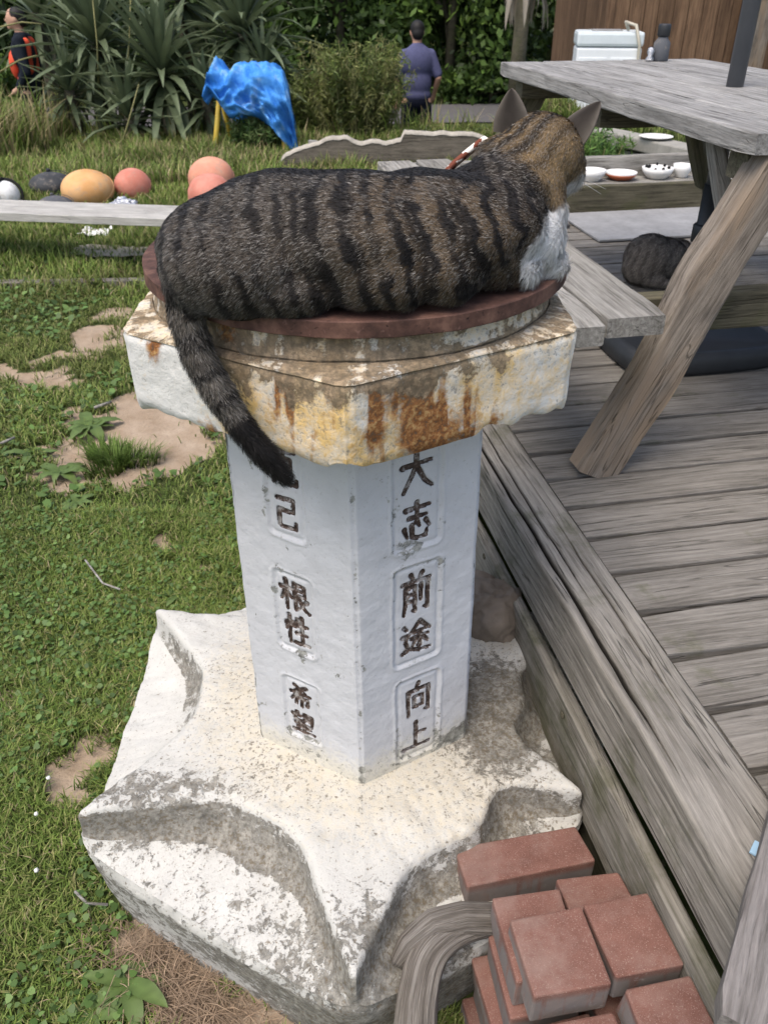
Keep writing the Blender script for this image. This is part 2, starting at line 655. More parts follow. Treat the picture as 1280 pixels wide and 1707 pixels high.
def m_stone(name, paint, conc, flake_sc=26., lo=.5, cream=(.60, .50, .32), bump=.6, grit=.6):
    """painted concrete; Col.r = rust stain, Col.g = paint lost / lichen (and painted shade on the base), Col.b = cream stain"""
    g = G(name)
    v = g.obj(False)
    s = g.sep(g.col().outputs['Color'])
    big = g.noise(v, 9., 6, .62)
    fl = g.noise(v, flake_sc, 8, .72, .4)
    fn = g.noise(v, 130., 5, .7)
    sp = g.noise(v, 330., 3, .65)
    c = g.ramp(g.noise(v, 14., 5, .6), [(.3, [k * .88 for k in paint]), (.7, paint)])
    cr = g.step(g.m_('ADD', s[2], g.m_('MULTIPLY', g.m_('SUBTRACT', g.m_('ADD', g.m_('MULTIPLY', fl, .5), g.m_('MULTIPLY', fn, .5)), .5), 2.6)), .25, 1.0)
    cr = g.m_('MULTIPLY', cr, g.step(s[2], .02, .25))
    c = g.mix(g.m_('MULTIPLY', cr, .95), c, cream)
    # rust washes
    rst = g.step(g.m_('ADD', s[0], g.m_('MULTIPLY', g.m_('SUBTRACT', g.m_('ADD', g.m_('MULTIPLY', fl, .65), g.m_('MULTIPLY', fn, .35)), .5), 2.2)), .38, .75)
    rst = g.m_('MULTIPLY', rst, g.step(s[0], .02, .15))
    rc = g.ramp(fn, [(.36, (.075, .032, .016)), (.5, (.25, .105, .036)), (.64, (.42, .26, .11))])
    c = g.mix(rst, c, rc)
    # paint gone: grey concrete with dark lichen
    loss = g.m_('ADD', g.m_('MULTIPLY', fl, .72), g.m_('MULTIPLY', fn, .28))
    k = g.m_('SUBTRACT', lo + .28, g.m_('MULTIPLY', s[1], .42))
    lm = g.step(g.m_('SUBTRACT', loss, k), -.012, .022)
    mid = g.noise(v, 48., 6, .72)
    cc = g.ramp(g.m_('ADD', g.m_('MULTIPLY', mid, .6), g.m_('MULTIPLY', fn, .4)), [(.38, [k_ * .22 for k_ in conc]), (.5, [k_ * .72 for k_ in conc]), (.62, [k_ * 1.25 for k_ in conc])])
    c = g.mix(g.m_('MULTIPLY', lm, .92), c, cc)
    # gritty speckle, denser where the paint is worn
    sv = g.noise(v, 130., 6, .8)
    thr = g.m_('SUBTRACT', sv, g.m_('MULTIPLY', g.m_('ADD', s[1], g.m_('MULTIPLY', s[2], .6)), .10))
    c = g.mix(g.m_('MULTIPLY', g.step(thr, .385, .315), grit), c, (.15, .12, .08))
    c = g.mix(g.m_('MULTIPLY', g.step(sp, .30, .22), grit), c, (.05, .045, .035))
    h = g.m_('SUBTRACT', g.m_('ADD', g.m_('MULTIPLY', fn, .45), g.m_('ADD', g.m_('MULTIPLY', big, .5), g.m_('MULTIPLY', sp, .18))), g.m_('MULTIPLY', lm, .28))
    return g.fin(c, .9, g.bump(h, bump, .006), .2)


M['base'] = m_stone('flaking_white_base', (.53, .52, .48), (.25, .235, .20), 52., .5, (.56, .49, .36), .7, .85)
M['cap'] = m_stone('stained_white_cap', (.66, .655, .62), (.27, .205, .135), 32., .5, (.66, .45, .17))
M['column'] = m_stone('bluish_white_column', (.575, .58, .59), (.29, .29, .255), 46., .50, (.60, .57, .48), .35, .22)
g = G('worn_dark_lettering')
v = g.obj(False)
c_ = g.ramp(g.noise(v, 70., 5, .7), [(.36, (.035, .024, .02)), (.50, (.10, .07, .055)), (.60, (.34, .32, .30))])
M['letter'] = g.fin(c_, .85, g.bump(g.noise(v, 200., 4, .7), .6, .003), .2)

# ---------------------------------------------------------------- ground, path
BLOBS = []      # bare earth patches: (x, y, rx, ry)
for px, py, rx, ry in ((225, 715, .24, .24), (140, 775, .22, .15), (250, 680, .18, .24), (235, 755, .20, .15), (120, 690, .18, .10), (165, 560, .20, .14), (300, 640, .14, .14), (20, 625, .22, .10),
                       (128, 1268, .05, .075), (15, 1165, .07, .07), (60, 640, .14, .08), (110, 590, .12, .06), (330, 945, .08, .06), (270, 900, .08, .05)):
    p = atz(px, py)
    BLOBS.append((p.x, p.y, rx, ry))
for px, py, rx, ry in ((300, 1640, .11, .055), (360, 1690, .16, .06), (250, 1590, .06, .06), (215, 1560, .05, .05)):
    p = atz(px, py)
    BLOBS.append((p.x, p.y, rx, ry))


def dirt(x, y):
    x, y = np.asarray(x, float), np.asarray(y, float)
    d = np.zeros(np.broadcast(x, y).shape)
    k = np.clip(y * .08, .05, .2)
    wx = x + k * fbm(x * 5, y * 5, seed=31) + .5 * k * fbm(x * 17, y * 17, seed=33)
    wy = y + k * fbm(x * 5, y * 5, seed=47) + .5 * k * fbm(x * 17, y * 17, seed=49)
    for bx, by, rx, ry in BLOBS:
        q = ((wx - bx) / rx) ** 2 + ((wy - by) / ry) ** 2
        d = np.maximum(d, smooth01(1.6, .3, q))
    d = np.maximum(d, .75 * smooth01(.42, .62, fbm(x * 2.1, y * 2.1, seed=77)))
    return d


def axis(segs):
    out = []
    for a, b, st in segs:
        out.append(np.arange(a, b, st))
    out.append([segs[-1][1]])
    return np.concatenate(out)


gx = axis([(-120, -20, 10), (-20, -4, .8), (-4, .5, .035), (.5, 4, .12), (4, 20, .8), (20, 120, 10)])
gy = axis([(-60, -2, 5), (-2, .3, .3), (.3, 6.5, .035), (6.5, 12, .09), (12, 24, .4), (24, 140, 8)])
X, Y = np.meshgrid(gx, gy)
Z = gz(X, Y)
D = dirt(X, Y)
V = np.stack([X, Y, Z - .012 * D * (Y < 7)], -1).reshape(-1, 3)
nx, ny = len(gx), len(gy)
idx = np.arange(nx * ny).reshape(ny, nx)
F = np.stack([idx[:-1, :-1], idx[:-1, 1:], idx[1:, 1:], idx[1:, :-1]], -1).reshape(-1, 4)
g = G('lawn_soil')
v = g.obj(False)
s_ = g.sep(g.col().outputs['Color'])
soil = g.ramp(g.noise(v, 9., 6, .65), [(.3, (.27, .20, .135)), (.7, (.42, .335, .25))])
soil = g.mix(g.m_('MULTIPLY', g.step(g.noise(v, 160., 3, .6), .55, .7), .4), soil, (.16, .11, .07))
und = g.ramp(g.noise(v, 14., 5, .6), [(.3, (.030, .042, .014)), (.7, (.075, .095, .032))])
m_ = g.step(g.m_('ADD', s_[0], g.m_('MULTIPLY', g.m_('SUBTRACT', g.noise(v, 30., 4, .6), .5), .5)), .35, .55)
GROUND_MAT = g.fin(g.mix(m_, und, soil), .95, g.bump(g.noise(v, 60., 5, .7), .5, .02), .1)
ground = link('ground', mesh_np('ground', V, F, True, np.repeat(D.reshape(-1, 1), 3, 1)), GROUND_MAT)
tag(ground, 'grassy ground with bare sandy patches sloping down to the path', kind='structure')

pth = axis([(-30, 30, .5)])
pv, pf = [], []
for i, x in enumerate(pth):
    for y in np.linspace(15.6, 18.0, 7):
        yy = y + .25 * math.sin(x * .3)
        pv.append((x, yy, gz1(x, yy) + .02))
for i in range(len(pth) - 1):
    for k in range(6):
        a = i * 7 + k
        pf.append((a, a + 7, a + 8, a + 1))
tag(link('path', mesh_np('path', pv, np.array(pf), True), plain('grey_asphalt', (.105, .10, .10), .95, .15, .2, 6, .3)), 'grey asphalt path behind the lawn', kind='structure')

# ---------------------------------------------------------------- the stone pillar
PC = Vector((-.045, 1.202, 0))
pillar = thing('stone_monument', 'white painted hexagonal stone pillar with star-shaped base and carved characters', 'monument', PC)


def hexr(phi, R):
    """radius of a hexagon with corners at 30+60k degrees"""
    a = (np.asarray(phi) - PI / 2) % (PI / 3) - PI / 6     # angle from the middle of a side
    return R * math.cos(PI / 6) / np.cos(a)


def polar(rings, phi):
    """rings: list of (r(phi), z(phi)); returns V, F, first centre vertex"""
    n = len(phi)
    V = []
    for r, z in rings:
        r = np.broadcast_to(r, n)
        z = np.broadcast_to(z, n)
        V.append(np.stack([r * np.cos(phi), r * np.sin(phi), z], -1))
    V = np.concatenate(V)
    k = np.arange(n)
    F = []
    for i in range(len(rings) - 1):
        a = i * n + k
        b = i * n + (k + 1) % n
        F.append(np.stack([a, b, b + n, a + n], -1))
    return V, np.concatenate(F)


# base: a hexagonal block scooped out between its six tips
phi = np.linspace(0, 2 * PI, 840, endpoint=False)
am = (phi - PI / 2) % (PI / 3) - PI / 6
tt = np.abs(am) / (PI / 6)                                # 1 at the tips, 0 between
kk = np.where(np.abs((phi - math.radians(330) + PI) % (2 * PI) - PI) < PI / 6, .83, 1.0)
kk = 1 - (1 - kk) * smooth01(0, .8, tt)
RH0 = hexr(phi, .578)
RH = (RH0 - .5 * (RH0 - .566 + np.sqrt((RH0 - .566) ** 2 + .00004))) * kk
fr = np.exp(-((np.degrees(phi) - 300) / 20) ** 2)           # the side by the bricks is scooped less
RS = np.minimum((.330 + .045 * fr + (.235 - .045 * fr) * tt ** (3 - .5 * fr)) * kk, RH - .006)
wob = .012 * fbm(np.cos(phi) * 4, np.sin(phi) * 4, 1.3, seed=3)
RS = np.minimum(RS + wob, RH - .006)
zt = .287 - .004 * tt ** 2
zi = .207 + .016 * tt ** 4
zo = .176 + .034 * tt ** 4
slope = np.minimum(.045 * (1 - .6 * tt), (RH - RS) * .5)
rings = []
for t in np.linspace(.12, .93, 26):
    rings.append((RS * t, .288 - (.288 - zt) * t ** 2))
for t, dz in ((.955, .001), (.975, .003), (.99, .008), (1.0, .016)):
    rings.append((RS * t, zt - dz))
for t in (.30, .62, .88):
    rings.append((RS + slope * (t ** 1.5), zt - .016 + (zi - zt + .016) * (1 - (1 - t) ** 1.25)))
RS = RS + slope - .004
for t in np.linspace(.04, .95, 14):
    rings.append((RS + .005 + (RH - RS - .005) * t, zi + (zo - zi) * t ** 1.2))
rings += [(RH * .992, zo - .006), (RH, zo - .018)]
for t in np.linspace(.1, 1, 9):
    rings.append((RH * (1 - .055 * t), (zo - .018) * (1 - t) - .03 * t))
V, F = polar(rings, phi)
n3 = fbm(V[:, 0] * 7, V[:, 1] * 7, V[:, 2] * 7, seed=11, oct=3)
nf = fbm(V[:, 0] * 38, V[:, 1] * 38, V[:, 2] * 38, seed=15, oct=3)
rad = np.hypot(V[:, 0], V[:, 1])
edge = smooth01(.24, .34, rad)
V[:, 2] += (n3 * .008 + nf * .0055) * smooth01(.2, .28, rad)
V[:, :2] *= (1 + (n3 * .010 + nf * .007) * edge)[:, None]
nn = len(phi)
ring_i = np.arange(len(V)) // nn
ttv = np.tile(tt, len(rings))
phv = np.tile(phi, len(rings))
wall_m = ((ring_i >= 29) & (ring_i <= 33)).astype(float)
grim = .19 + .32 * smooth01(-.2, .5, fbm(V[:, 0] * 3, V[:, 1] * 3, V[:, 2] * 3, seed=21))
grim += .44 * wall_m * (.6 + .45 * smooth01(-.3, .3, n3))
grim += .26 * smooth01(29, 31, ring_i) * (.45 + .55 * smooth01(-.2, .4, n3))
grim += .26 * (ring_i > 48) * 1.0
dfront = np.exp(-((V[:, 0] - .03) ** 2 / .012 + (V[:, 1] + .50) ** 2 / .012))
grim += .55 * dfront
dr = np.exp(-((V[:, 0] - .26) ** 2 / .012 + (V[:, 1] + .06) ** 2 / .05))
grim += .60 * dr  # right of the column: dirt, with shade painted in through the same mask
dl = np.exp(-((V[:, 0] + .36) ** 2 / .03 + (V[:, 1] + .24) ** 2 / .003))
grim += .45 * dl
cream = .58 * smooth01(.46, .24, rad) * (ring_i < 29)
cream += .5 * np.exp(-((V[:, 0] - .3) ** 2 / .03 + (V[:, 1] + .35) ** 2 / .02))
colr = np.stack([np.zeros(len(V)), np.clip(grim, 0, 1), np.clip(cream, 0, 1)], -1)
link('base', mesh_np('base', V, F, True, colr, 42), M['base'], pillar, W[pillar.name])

# column: six faces, the two facing the camera carry sunken panels and characters
STROKES = {
    'dai': [((.08, .62), (.92, .66)), ((.5, .98), (.48, .6), (.1, .05)), ((.5, .6), (.72, .25), (.95, .08))],
    'kokorozashi': [((.15, .85), (.88, .87)), ((.5, 1), (.5, .62)), ((.25, .62), (.78, .63)), ((.12, .35), (.2, .12)), ((.35, .42), (.36, .1), (.5, .04), (.78, .06), (.82, .2)), ((.5, .5), (.58, .36)), ((.78, .48), (.9, .3))],
    'mae': [((.3, 1), (.38, .88)), ((.68, 1), (.6, .87)), ((.05, .8), (.95, .82)), ((.15, .68), (.14, .3), (.08, .02)), ((.15, .68), (.45, .69), (.45, .05), (.38, .08)), ((.17, .5), (.44, .5)), ((.17, .33), (.44, .33)), ((.65, .7), (.65, .3)), ((.88, .75), (.88, .05), (.78, .1))],
    'michi': [((.1, .92), (.2, .8)), ((.05, .62), (.22, .63), (.15, .42), (.22, .25), (.05, .12)), ((.05, .1), (.3, .18), (.6, .06), (.97, .05)), ((.62, 1), (.32, .66)), ((.62, 1), (.95, .68)), ((.45, .68), (.8, .69)), ((.36, .5), (.9, .51)), ((.63, .68), (.63, .2), (.56, .24)), ((.48, .42), (.38, .26)), ((.76, .42), (.88, .28))],
    'muku': [((.5, 1), (.4, .84)), ((.12, .8), (.12, .02)), ((.12, .8), (.9, .81), (.9, .05), (.78, .08)), ((.35, .58), (.35, .25)), ((.35, .58), (.67, .58), (.67, .27)), ((.35, .28), (.67, .28))],
    'ue': [((.48, .98), (.48, .08)), ((.48, .55), (.82, .56)), ((.05, .06), (.96, .08))],
    'koku': [((.12, .85), (.9, .86)), ((.5, 1), (.5, .7)), ((.28, .68), (.28, .42)), ((.28, .68), (.74, .68), (.74, .42)), ((.28, .44), (.74, .44)), ((.4, .42), (.35, .2), (.08, .02)), ((.6, .42), (.6, .1), (.7, .04), (.92, .05), (.93, .18))],
    'onore': [((.15, .9), (.8, .92), (.8, .55)), ((.18, .56), (.8, .56)), ((.18, .56), (.18, .12), (.3, .06), (.85, .06), (.88, .25))],
    'ne': [((.02, .72), (.42, .74)), ((.22, 1), (.22, 0)), ((.22, .7), (.03, .3)), ((.24, .6), (.4, .42)), ((.52, .92), (.86, .92), (.86, .55)), ((.52, .74), (.86, .74)), ((.52, .56), (.86, .56)), ((.52, .95), (.52, .05), (.66, .14)), ((.64, .5), (.78, .2), (.98, .02)), ((.92, .42), (.76, .28))],
    'sei': [((.18, 1), (.18, 0)), ((.06, .72), (.04, .5)), ((.26, .78), (.34, .62)), ((.52, .92), (.42, .62)), ((.48, .72), (.92, .73)), ((.7, 1), (.7, .05)), ((.48, .42), (.9, .43)), ((.38, .05), (.98, .07))],
    'mare': [((.25, 1), (.7, .72)), ((.75, 1), (.25, .74)), ((.08, .62), (.92, .63)), ((.42, .72), (.08, .28)), ((.28, .42), (.28, .1)), ((.28, .42), (.78, .43), (.78, .12), (.7, .14)), ((.53, .55), (.53, 0))],
    'nozomi': [((.25, 1), (.3, .9)), ((.05, .84), (.48, .85)), ((.14, .84), (.14, .6), (.45, .62)), ((.58, .98), (.56, .7), (.5, .55)), ((.58, .98), (.88, .98), (.88, .56)), ((.58, .84), (.88, .84)), ((.58, .71), (.88, .71)), ((.15, .42), (.85, .43)), ((.22, .24), (.78, .25)), ((.05, .03), (.95, .05)), ((.5, .42), (.5, .04))],
    'mark': [((.2, .98), (.7, .9)), ((.5, .9), (.5, .5)), ((.3, .42), (.7, .5)), ((.5, .5), (.55, .05))],
}
# face index -> [(char, u0, u1, z0, z1)], panels [(u0, u1, z0, z1)]
FACES = {
    1: ([('dai', -.038, .030, .858, .945), ('kokorozashi', -.036, .030, .775, .852), ('mae', -.034, .030, .630, .722), ('michi', -.035, .032, .545, .622), ('muku', -.026, .034, .398, .485), ('ue', -.033, .035, .314, .392)],
        [(-.050, .044, .762, 1.0), (-.048, .046, .528, .738), (-.044, .050, .298, .500)]),
    0: ([('koku', -.036, .022, .868, .945), ('onore', -.033, .017, .790, .858), ('ne', -.038, .026, .632, .700), ('sei', -.032, .022, .560, .628), ('mare', -.036, .018, .414, .470), ('nozomi', -.036, .020, .348, .404)],
        [(-.046, .030, .776, 1.0), (-.048, .034, .545, .715), (-.048, .034, .334, .486)]),
    5: ([('mark', .075, .105, .835, .93)], [(.03, .108, .80, 1.0)]),
}


def seg_sd(u, z, a, b, w0, w1):
    d = np.array(b) - np.array(a)
    L2 = d @ d
    t = np.clip(((u - a[0]) * d[0] + (z - a[1]) * d[1]) / L2, 0, 1)
    q = np.hypot(u - a[0] - t * d[0], z - a[1] - t * d[1])
    return q - (w0 + (w1 - w0) * t)


def char_sd(u, z, ch, u0, u1, z0, z1):
    cu, cz = (u0 + u1) / 2, (z0 + z1) / 2
    u0, u1, z0, z1 = cu + (u0 - cu) * .86, cu + (u1 - cu) * .86, cz + (z0 - cz) * .86, cz + (z1 - cz) * .86
    sd = np.full(u.shape, 9.)
    hw = .0036
    for st in STROKES[ch]:
        n = len(st) - 1
        for i in range(n):
            P = lambda q: (u0 + q[0] * (u1 - u0), z0 + q[1] * (z1 - z0))
            wa = hw * (1.25 - .45 * i / n)
            wb = hw * (1.25 - .45 * (i + 1) / n)
            sd = np.minimum(sd, seg_sd(u, z, P(st[i]), P(st[i + 1]), wa, wb))
    return sd


RC0, RC1, ZC0, ZC1 = .226, .221, .262, 1.0
colV, colF, colC, off = [], [], [], 0
letters = []
for k in range(6):
    fine = k in (0, 1)
    st = .0013 if fine else (.004 if k == 5 else .012)
    a0, a1 = math.radians(210 + 60 * k), math.radians(270 + 60 * k)
    nu, nz = int(.224 / st), int((ZC1 - ZC0) / st)
    uu = np.linspace(0, 1, nu + 1)
    zz = np.linspace(ZC0, ZC1, nz + 1)
    U, ZZ = np.meshgrid(uu, zz)
    R = RC0 + (RC1 - RC0) * (ZZ - ZC0) / (ZC1 - ZC0)
    P0 = np.stack([R * math.cos(a0), R * math.sin(a0)], -1)
    P1 = np.stack([R * math.cos(a1), R * math.sin(a1)], -1)
    P = P0 * (1 - U[..., None]) + P1 * U[..., None]
    sx = .006 * (1 - (ZZ - ZC0) / (ZC1 - ZC0))                  # the shaft leans a touch
    nrm = np.array([math.cos((a0 + a1) / 2), math.sin((a0 + a1) / 2)])
    ul = (U - .5) * .2225
    e = smooth01(.1015, .1113, np.abs(ul))
    radial = P / np.linalg.norm(P, axis=-1, keepdims=True)
    dirn = nrm * (1 - e[..., None]) + radial * e[..., None]
    px_, py_ = P[..., 0], P[..., 1]
    disp = -.0035 * e ** 2
    ns = fbm(px_ * 45, py_ * 45, ZZ * 45, seed=61, oct=3)
    disp = disp + .0011 * ns + .0015 * fbm(px_ * 11, py_ * 11, ZZ * 11, seed=64)
    ink = np.full(ul.shape, 9.)
    rim = np.zeros(ul.shape)
    if k in FACES:
        chars, panels = FACES[k]
        for (u0, u1, z0, z1) in panels:
            wob_ = .0022 * fbm(px_ * 30, py_ * 30, ZZ * 30, seed=71)
            qa, qb = np.abs(ul - (u0 + u1) / 2) - (u1 - u0) / 2 + .014, np.abs(ZZ - (z0 + z1) / 2) - (z1 - z0) / 2 + .014
            q = np.hypot(np.maximum(qa, 0), np.maximum(qb, 0)) + np.minimum(np.maximum(qa, qb), 0) - .010 + wob_
            disp = disp - .0013 * smooth01(.003, -.003, q) - .0017 * np.exp(-((q + .0045) / .0034) ** 2) + .0011 * np.exp(-((q - .004) / .003) ** 2)
            rim = np.maximum(rim, np.exp(-(q / .010) ** 2))
        for c_ in chars:
            sd = char_sd(ul, ZZ, *c_) + .0009 * fbm(px_ * 90, py_ * 90, ZZ * 90, seed=81)
            ink = np.minimum(ink, sd)
        disp = disp - .0042 * smooth01(.0012, -.0010, ink)
    Pn = P + dirn * disp[..., None]
    Vk = np.stack([Pn[..., 0] + sx, Pn[..., 1], ZZ], -1).reshape(-1, 3)
    ii = np.arange((nu + 1) * (nz + 1)).reshape(nz + 1, nu + 1)
    Fk = np.stack([ii[:-1, :-1], ii[:-1, 1:], ii[1:, 1:], ii[1:, :-1]], -1).reshape(-1, 4)
    low = smooth01(.40, .27, ZZ)
    gr = .34 + .20 * rim * (fbm(px_ * 20, py_ * 20, ZZ * 20, seed=91) > -.05) + .30 * e * smooth01(-.3, .3, fbm(px_ * 16, py_ * 16, ZZ * 16, seed=93)) + .22 * low + .30 * smooth01(.25, .6, fbm(px_ * 13, py_ * 13, ZZ * 13, seed=95))
    Ck = np.stack([0 * U, np.clip(gr, 0, 1), np.clip(low * 1.1 + .25 * smooth01(.9, 1.0, ZZ), 0, 1)], -1).reshape(-1, 3)
    colV.append(Vk)
    colF.append(Fk + off)
    colC.append(Ck)
    off += len(Vk)
    if k in FACES:
        worn = fbm(px_ * 60, py_ * 60, ZZ * 60, seed=99)
        keep = ink < 0
        kc = (keep[:-1, :-1] | keep[:-1, 1:] | keep[1:, 1:] | keep[1:, :-1]).reshape(-1)
        gzz, guu = np.gradient(ink, zz, (uu - .5) * .2225)
        gn = np.maximum(np.hypot(gzz, guu), .3)
        sh_ = np.clip(ink, 0, .002) / gn
        tan_ = np.array([-nrm[1], nrm[0]])
        Pl = P + dirn * np.minimum(disp, np.where(ink < .002, disp, 0))[..., None] + nrm * .0007 - tan_ * (sh_ * guu / gn)[..., None]
        Vl = np.stack([Pl[..., 0] + sx, Pl[..., 1], ZZ - sh_ * gzz / gn], -1).reshape(-1, 3)
        ctr_u = ((ul[:-1, :-1] + ul[1:, 1:]) / 2).reshape(-1)
        ctr_z = ((ZZ[:-1, :-1] + ZZ[1:, 1:]) / 2).reshape(-1)
        for c_ in FACES[k][0]:
            inb = kc & (ctr_u > c_[1] - .006) & (ctr_u < c_[2] + .006) & (ctr_z > c_[3] - .0035) & (ctr_z < c_[4] + .0035)
            f = Fk[inb]
            if not len(f):
                continue
            us, inv = np.unique(f.ravel(), return_inverse=True)
            letters.append((Vl[us], inv.reshape(-1, 4)))
column = link('column', mesh_np('column', np.concatenate(colV), np.concatenate(colF), True, np.concatenate(colC)), M['column'], pillar, W[pillar.name])
for Vl, fl in letters:
    link('carved_character', mesh_np('carved_character', Vl, fl, True), M['letter'], column, W[pillar.name])

# cap: hexagonal slab with a round collar
phi = np.sort(np.concatenate([np.linspace(0, 2 * PI, 900, endpoint=False)]))
HC = hexr(phi, .344)
corner_soft = 1 - .012 * smooth01(.93, 1.0, np.abs((phi - PI / 2) % (PI / 3) - PI / 6) / (PI / 6))
HC = HC * corner_soft
rings = [(.05 + 0 * phi, 1.150), (.20, 1.150), (.272, 1.150), (.278, 1.148), (.280, 1.141), (.281, 1.130), (.2835, 1.122), (.2845, 1.1185), (.2825, 1.1150), (.2845, 1.1125)]
for t in np.linspace(.0, .92, 9):
    rings.append((.286 + (HC - .286) * t, 1.1165 - .004 * t))
for t, z in ((.97, 1.111), (.99, 1.1085), (1.0, 1.103)):
    rings.append((HC * t if t > .98 else .286 + (HC - .286) * .97, z))
for t in np.linspace(.06, .94, 26):
    rings.append((HC * (1 - .008 * t), 1.103 - .098 * t))
rings += [(HC * .988, .999), (HC * .980, .9965), (HC * .9, .994), (HC * .75, .995), (HC * .6, .996), (.1, .997)]
V, F = polar(rings, phi)
V = V[:, [0, 1, 2]]
n3 = fbm(V[:, 0] * 9, V[:, 1] * 9, V[:, 2] * 9, seed=111)
nf = fbm(V[:, 0] * 45, V[:, 1] * 45, V[:, 2] * 45, seed=115)
V[:, :2] *= (1 + n3 * .010 + nf * .0055)[:, None]
V[:, 2] += n3 * .003 + nf * .0016
low = smooth01(1.02, 1.0, V[:, 2])
ero = smooth01(.05, .5, fbm(V[:, 0] * 14, V[:, 1] * 14, 0 * V[:, 2], seed=119))
V[:, 2] += low * ero * .012
ph = np.degrees(np.arctan2(V[:, 1], V[:, 0])) % 360
h = np.clip((V[:, 2] - .99) / .12, 0, 1.2)
nz1 = fbm(ph * .16, h * 1.2, 3.3, seed=121)
nz2 = fbm(ph * .45, h * .8, 7.3, seed=124)
side = (V[:, 2] < 1.108) & (np.hypot(V[:, 0], V[:, 1]) > .25)
streak = smooth01(-.25, .35, nz2)
hh = np.clip(h, 0, 1)


def band(p0, w):
    return np.exp(-((ph - p0) / w) ** 2)


rust = 1.1 * band(285.5, 4.5) * (.75 + .35 * streak) * smooth01(-.1, .35, hh)
rust += .85 * band(297, 9) * smooth01(.95, .15, hh) * (.6 + .5 * streak)
rust += .75 * band(275, 2.6) * (.5 + .5 * streak) * smooth01(.1, .5, hh)
rust += .35 * band(312, 12) * smooth01(.6, .0, hh) * streak
rust += .65 * band(254, 6) * streak * smooth01(.2, .8, hh) + .45 * band(262, 6) * streak
rust += .85 * band(233, 4.5) * smooth01(.45, .0, hh) + .8 * band(219, 3) * smooth01(.45, .95, hh)
rust += .50 * smooth01(240, 262, ph) * smooth01(322, 300, ph) * (.4 + .6 * streak)
rust = rust * side + (~side) * (.75 * band(238, 5) + .38 * smooth01(-.1, .5, nz1) + .25 * smooth01(.1, .5, nz2))
whl = np.maximum(band(222, 13), band(210, 8)) * smooth01(-.1, .05, (ph < 236) * 1.0)
grime = .16 + .55 * smooth01(.55, 1.0, hh + .18 * nz1) * (1 - .92 * whl * side) + .30 * smooth01(.0, .5, nz1) * (1 - whl)
grime = np.where(side, grime + .10, .50 + .30 * smooth01(-.35, .4, nz1) + .12 * nz2)
grime += .35 * band(262, 9) * streak + .25 * band(283, 10) * smooth01(.6, 1., hh)
grime -= .25 * band(268, 3) * side + .45 * smooth01(304, 318, ph) * side
grime += .4 * (np.abs(V[:, 2] - 1.1175) < .003) * (np.hypot(V[:, 0], V[:, 1]) < .29)
crm = (.58 + .42 * smooth01(-.3, .4, nz1)) * (1 - .97 * whl * side) * np.where(side, 1, .8)
crm *= 1 - .45 * smooth01(308, 322, ph) * side
colr = np.stack([np.clip(rust, 0, 1), np.clip(grime, 0, .95), np.clip(crm, 0, 1)], -1)
link('cap', mesh_np('cap', V, F, True, colr, 42), M['cap'], pillar, W[pillar.name])

# rusty iron disc lying on the collar
phi = np.linspace(0, 2 * PI, 400, endpoint=False)
rings = [(.01 + 0 * phi, .0205), (.15, .0205), (.255, .0205), (.272, .0205), (.290, .0205), (.2975, .0205), (.2987, .0193), (.2987, .012), (.2987, .0012), (.2975, 0), (.05, 0)]
V, F = polar(rings, phi)
n3 = fbm(V[:, 0] * 30, V[:, 1] * 30, V[:, 2] * 30, seed=131)
V[:, 2] += n3 * .0010
V[:, :2] *= (1 + .004 * fbm(V[:, 0] * 25, V[:, 1] * 25, V[:, 2] * 9, seed=133))[:, None]
DISC_Z = 1.1525
Md = Matrix.Translation((-.040, 1.204, DISC_Z)) @ Euler((math.radians(.4), math.radians(.3), 0)).to_matrix().to_4x4()
tag(link('iron_disc', mesh_np('iron_disc', V, F, True, None, 32), M['rust'], None, Md), 'round rusty brown iron disc under the lying tabby cat', 'disc')
# ---------------------------------------------------------------- wooden deck
DZ = .53
deck = link('wooden_deck', None, None, None, Matrix.Translation(DK(.68, 1.0, 0)))
tag(deck, 'grey weathered timber deck with a thick edge beam beside the stone pillar', 'deck', kind='thing')
PITCH = .1208
T0 = .9335                                           # a gap between two boards
for i in range(-9, 25):
    ta = T0 + i * PITCH
    w = PITCH - random.uniform(.010, .0145)
    oe = .674 + random.uniform(0, .004)
    z = DZ - .0235 + random.uniform(-.002, .001)
    board('deck_board', DK(oe, ta + PITCH / 2, z), DK(4.2, ta + PITCH / 2, z), w, .045, M['deck'], deck, jit=.0012, r=.003, nseg=26)
for o_ in (.76, 1.6, 2.6, 3.6):                      # joists below
    board('joist', DK(o_, -.15, DZ - .098), DK(o_, 3.9, DZ - .098), .045, .10, M['damp'], deck, nseg=10)
for t_ in (.15, 1.35, 2.55, 3.75):
    for o_ in (.80, 2.4):
        board('support_post', DK(o_, t_, -.05), DK(o_, t_, DZ - .14), .09, .09, M['damp'], deck, up=(1, 0, 0), nseg=4)


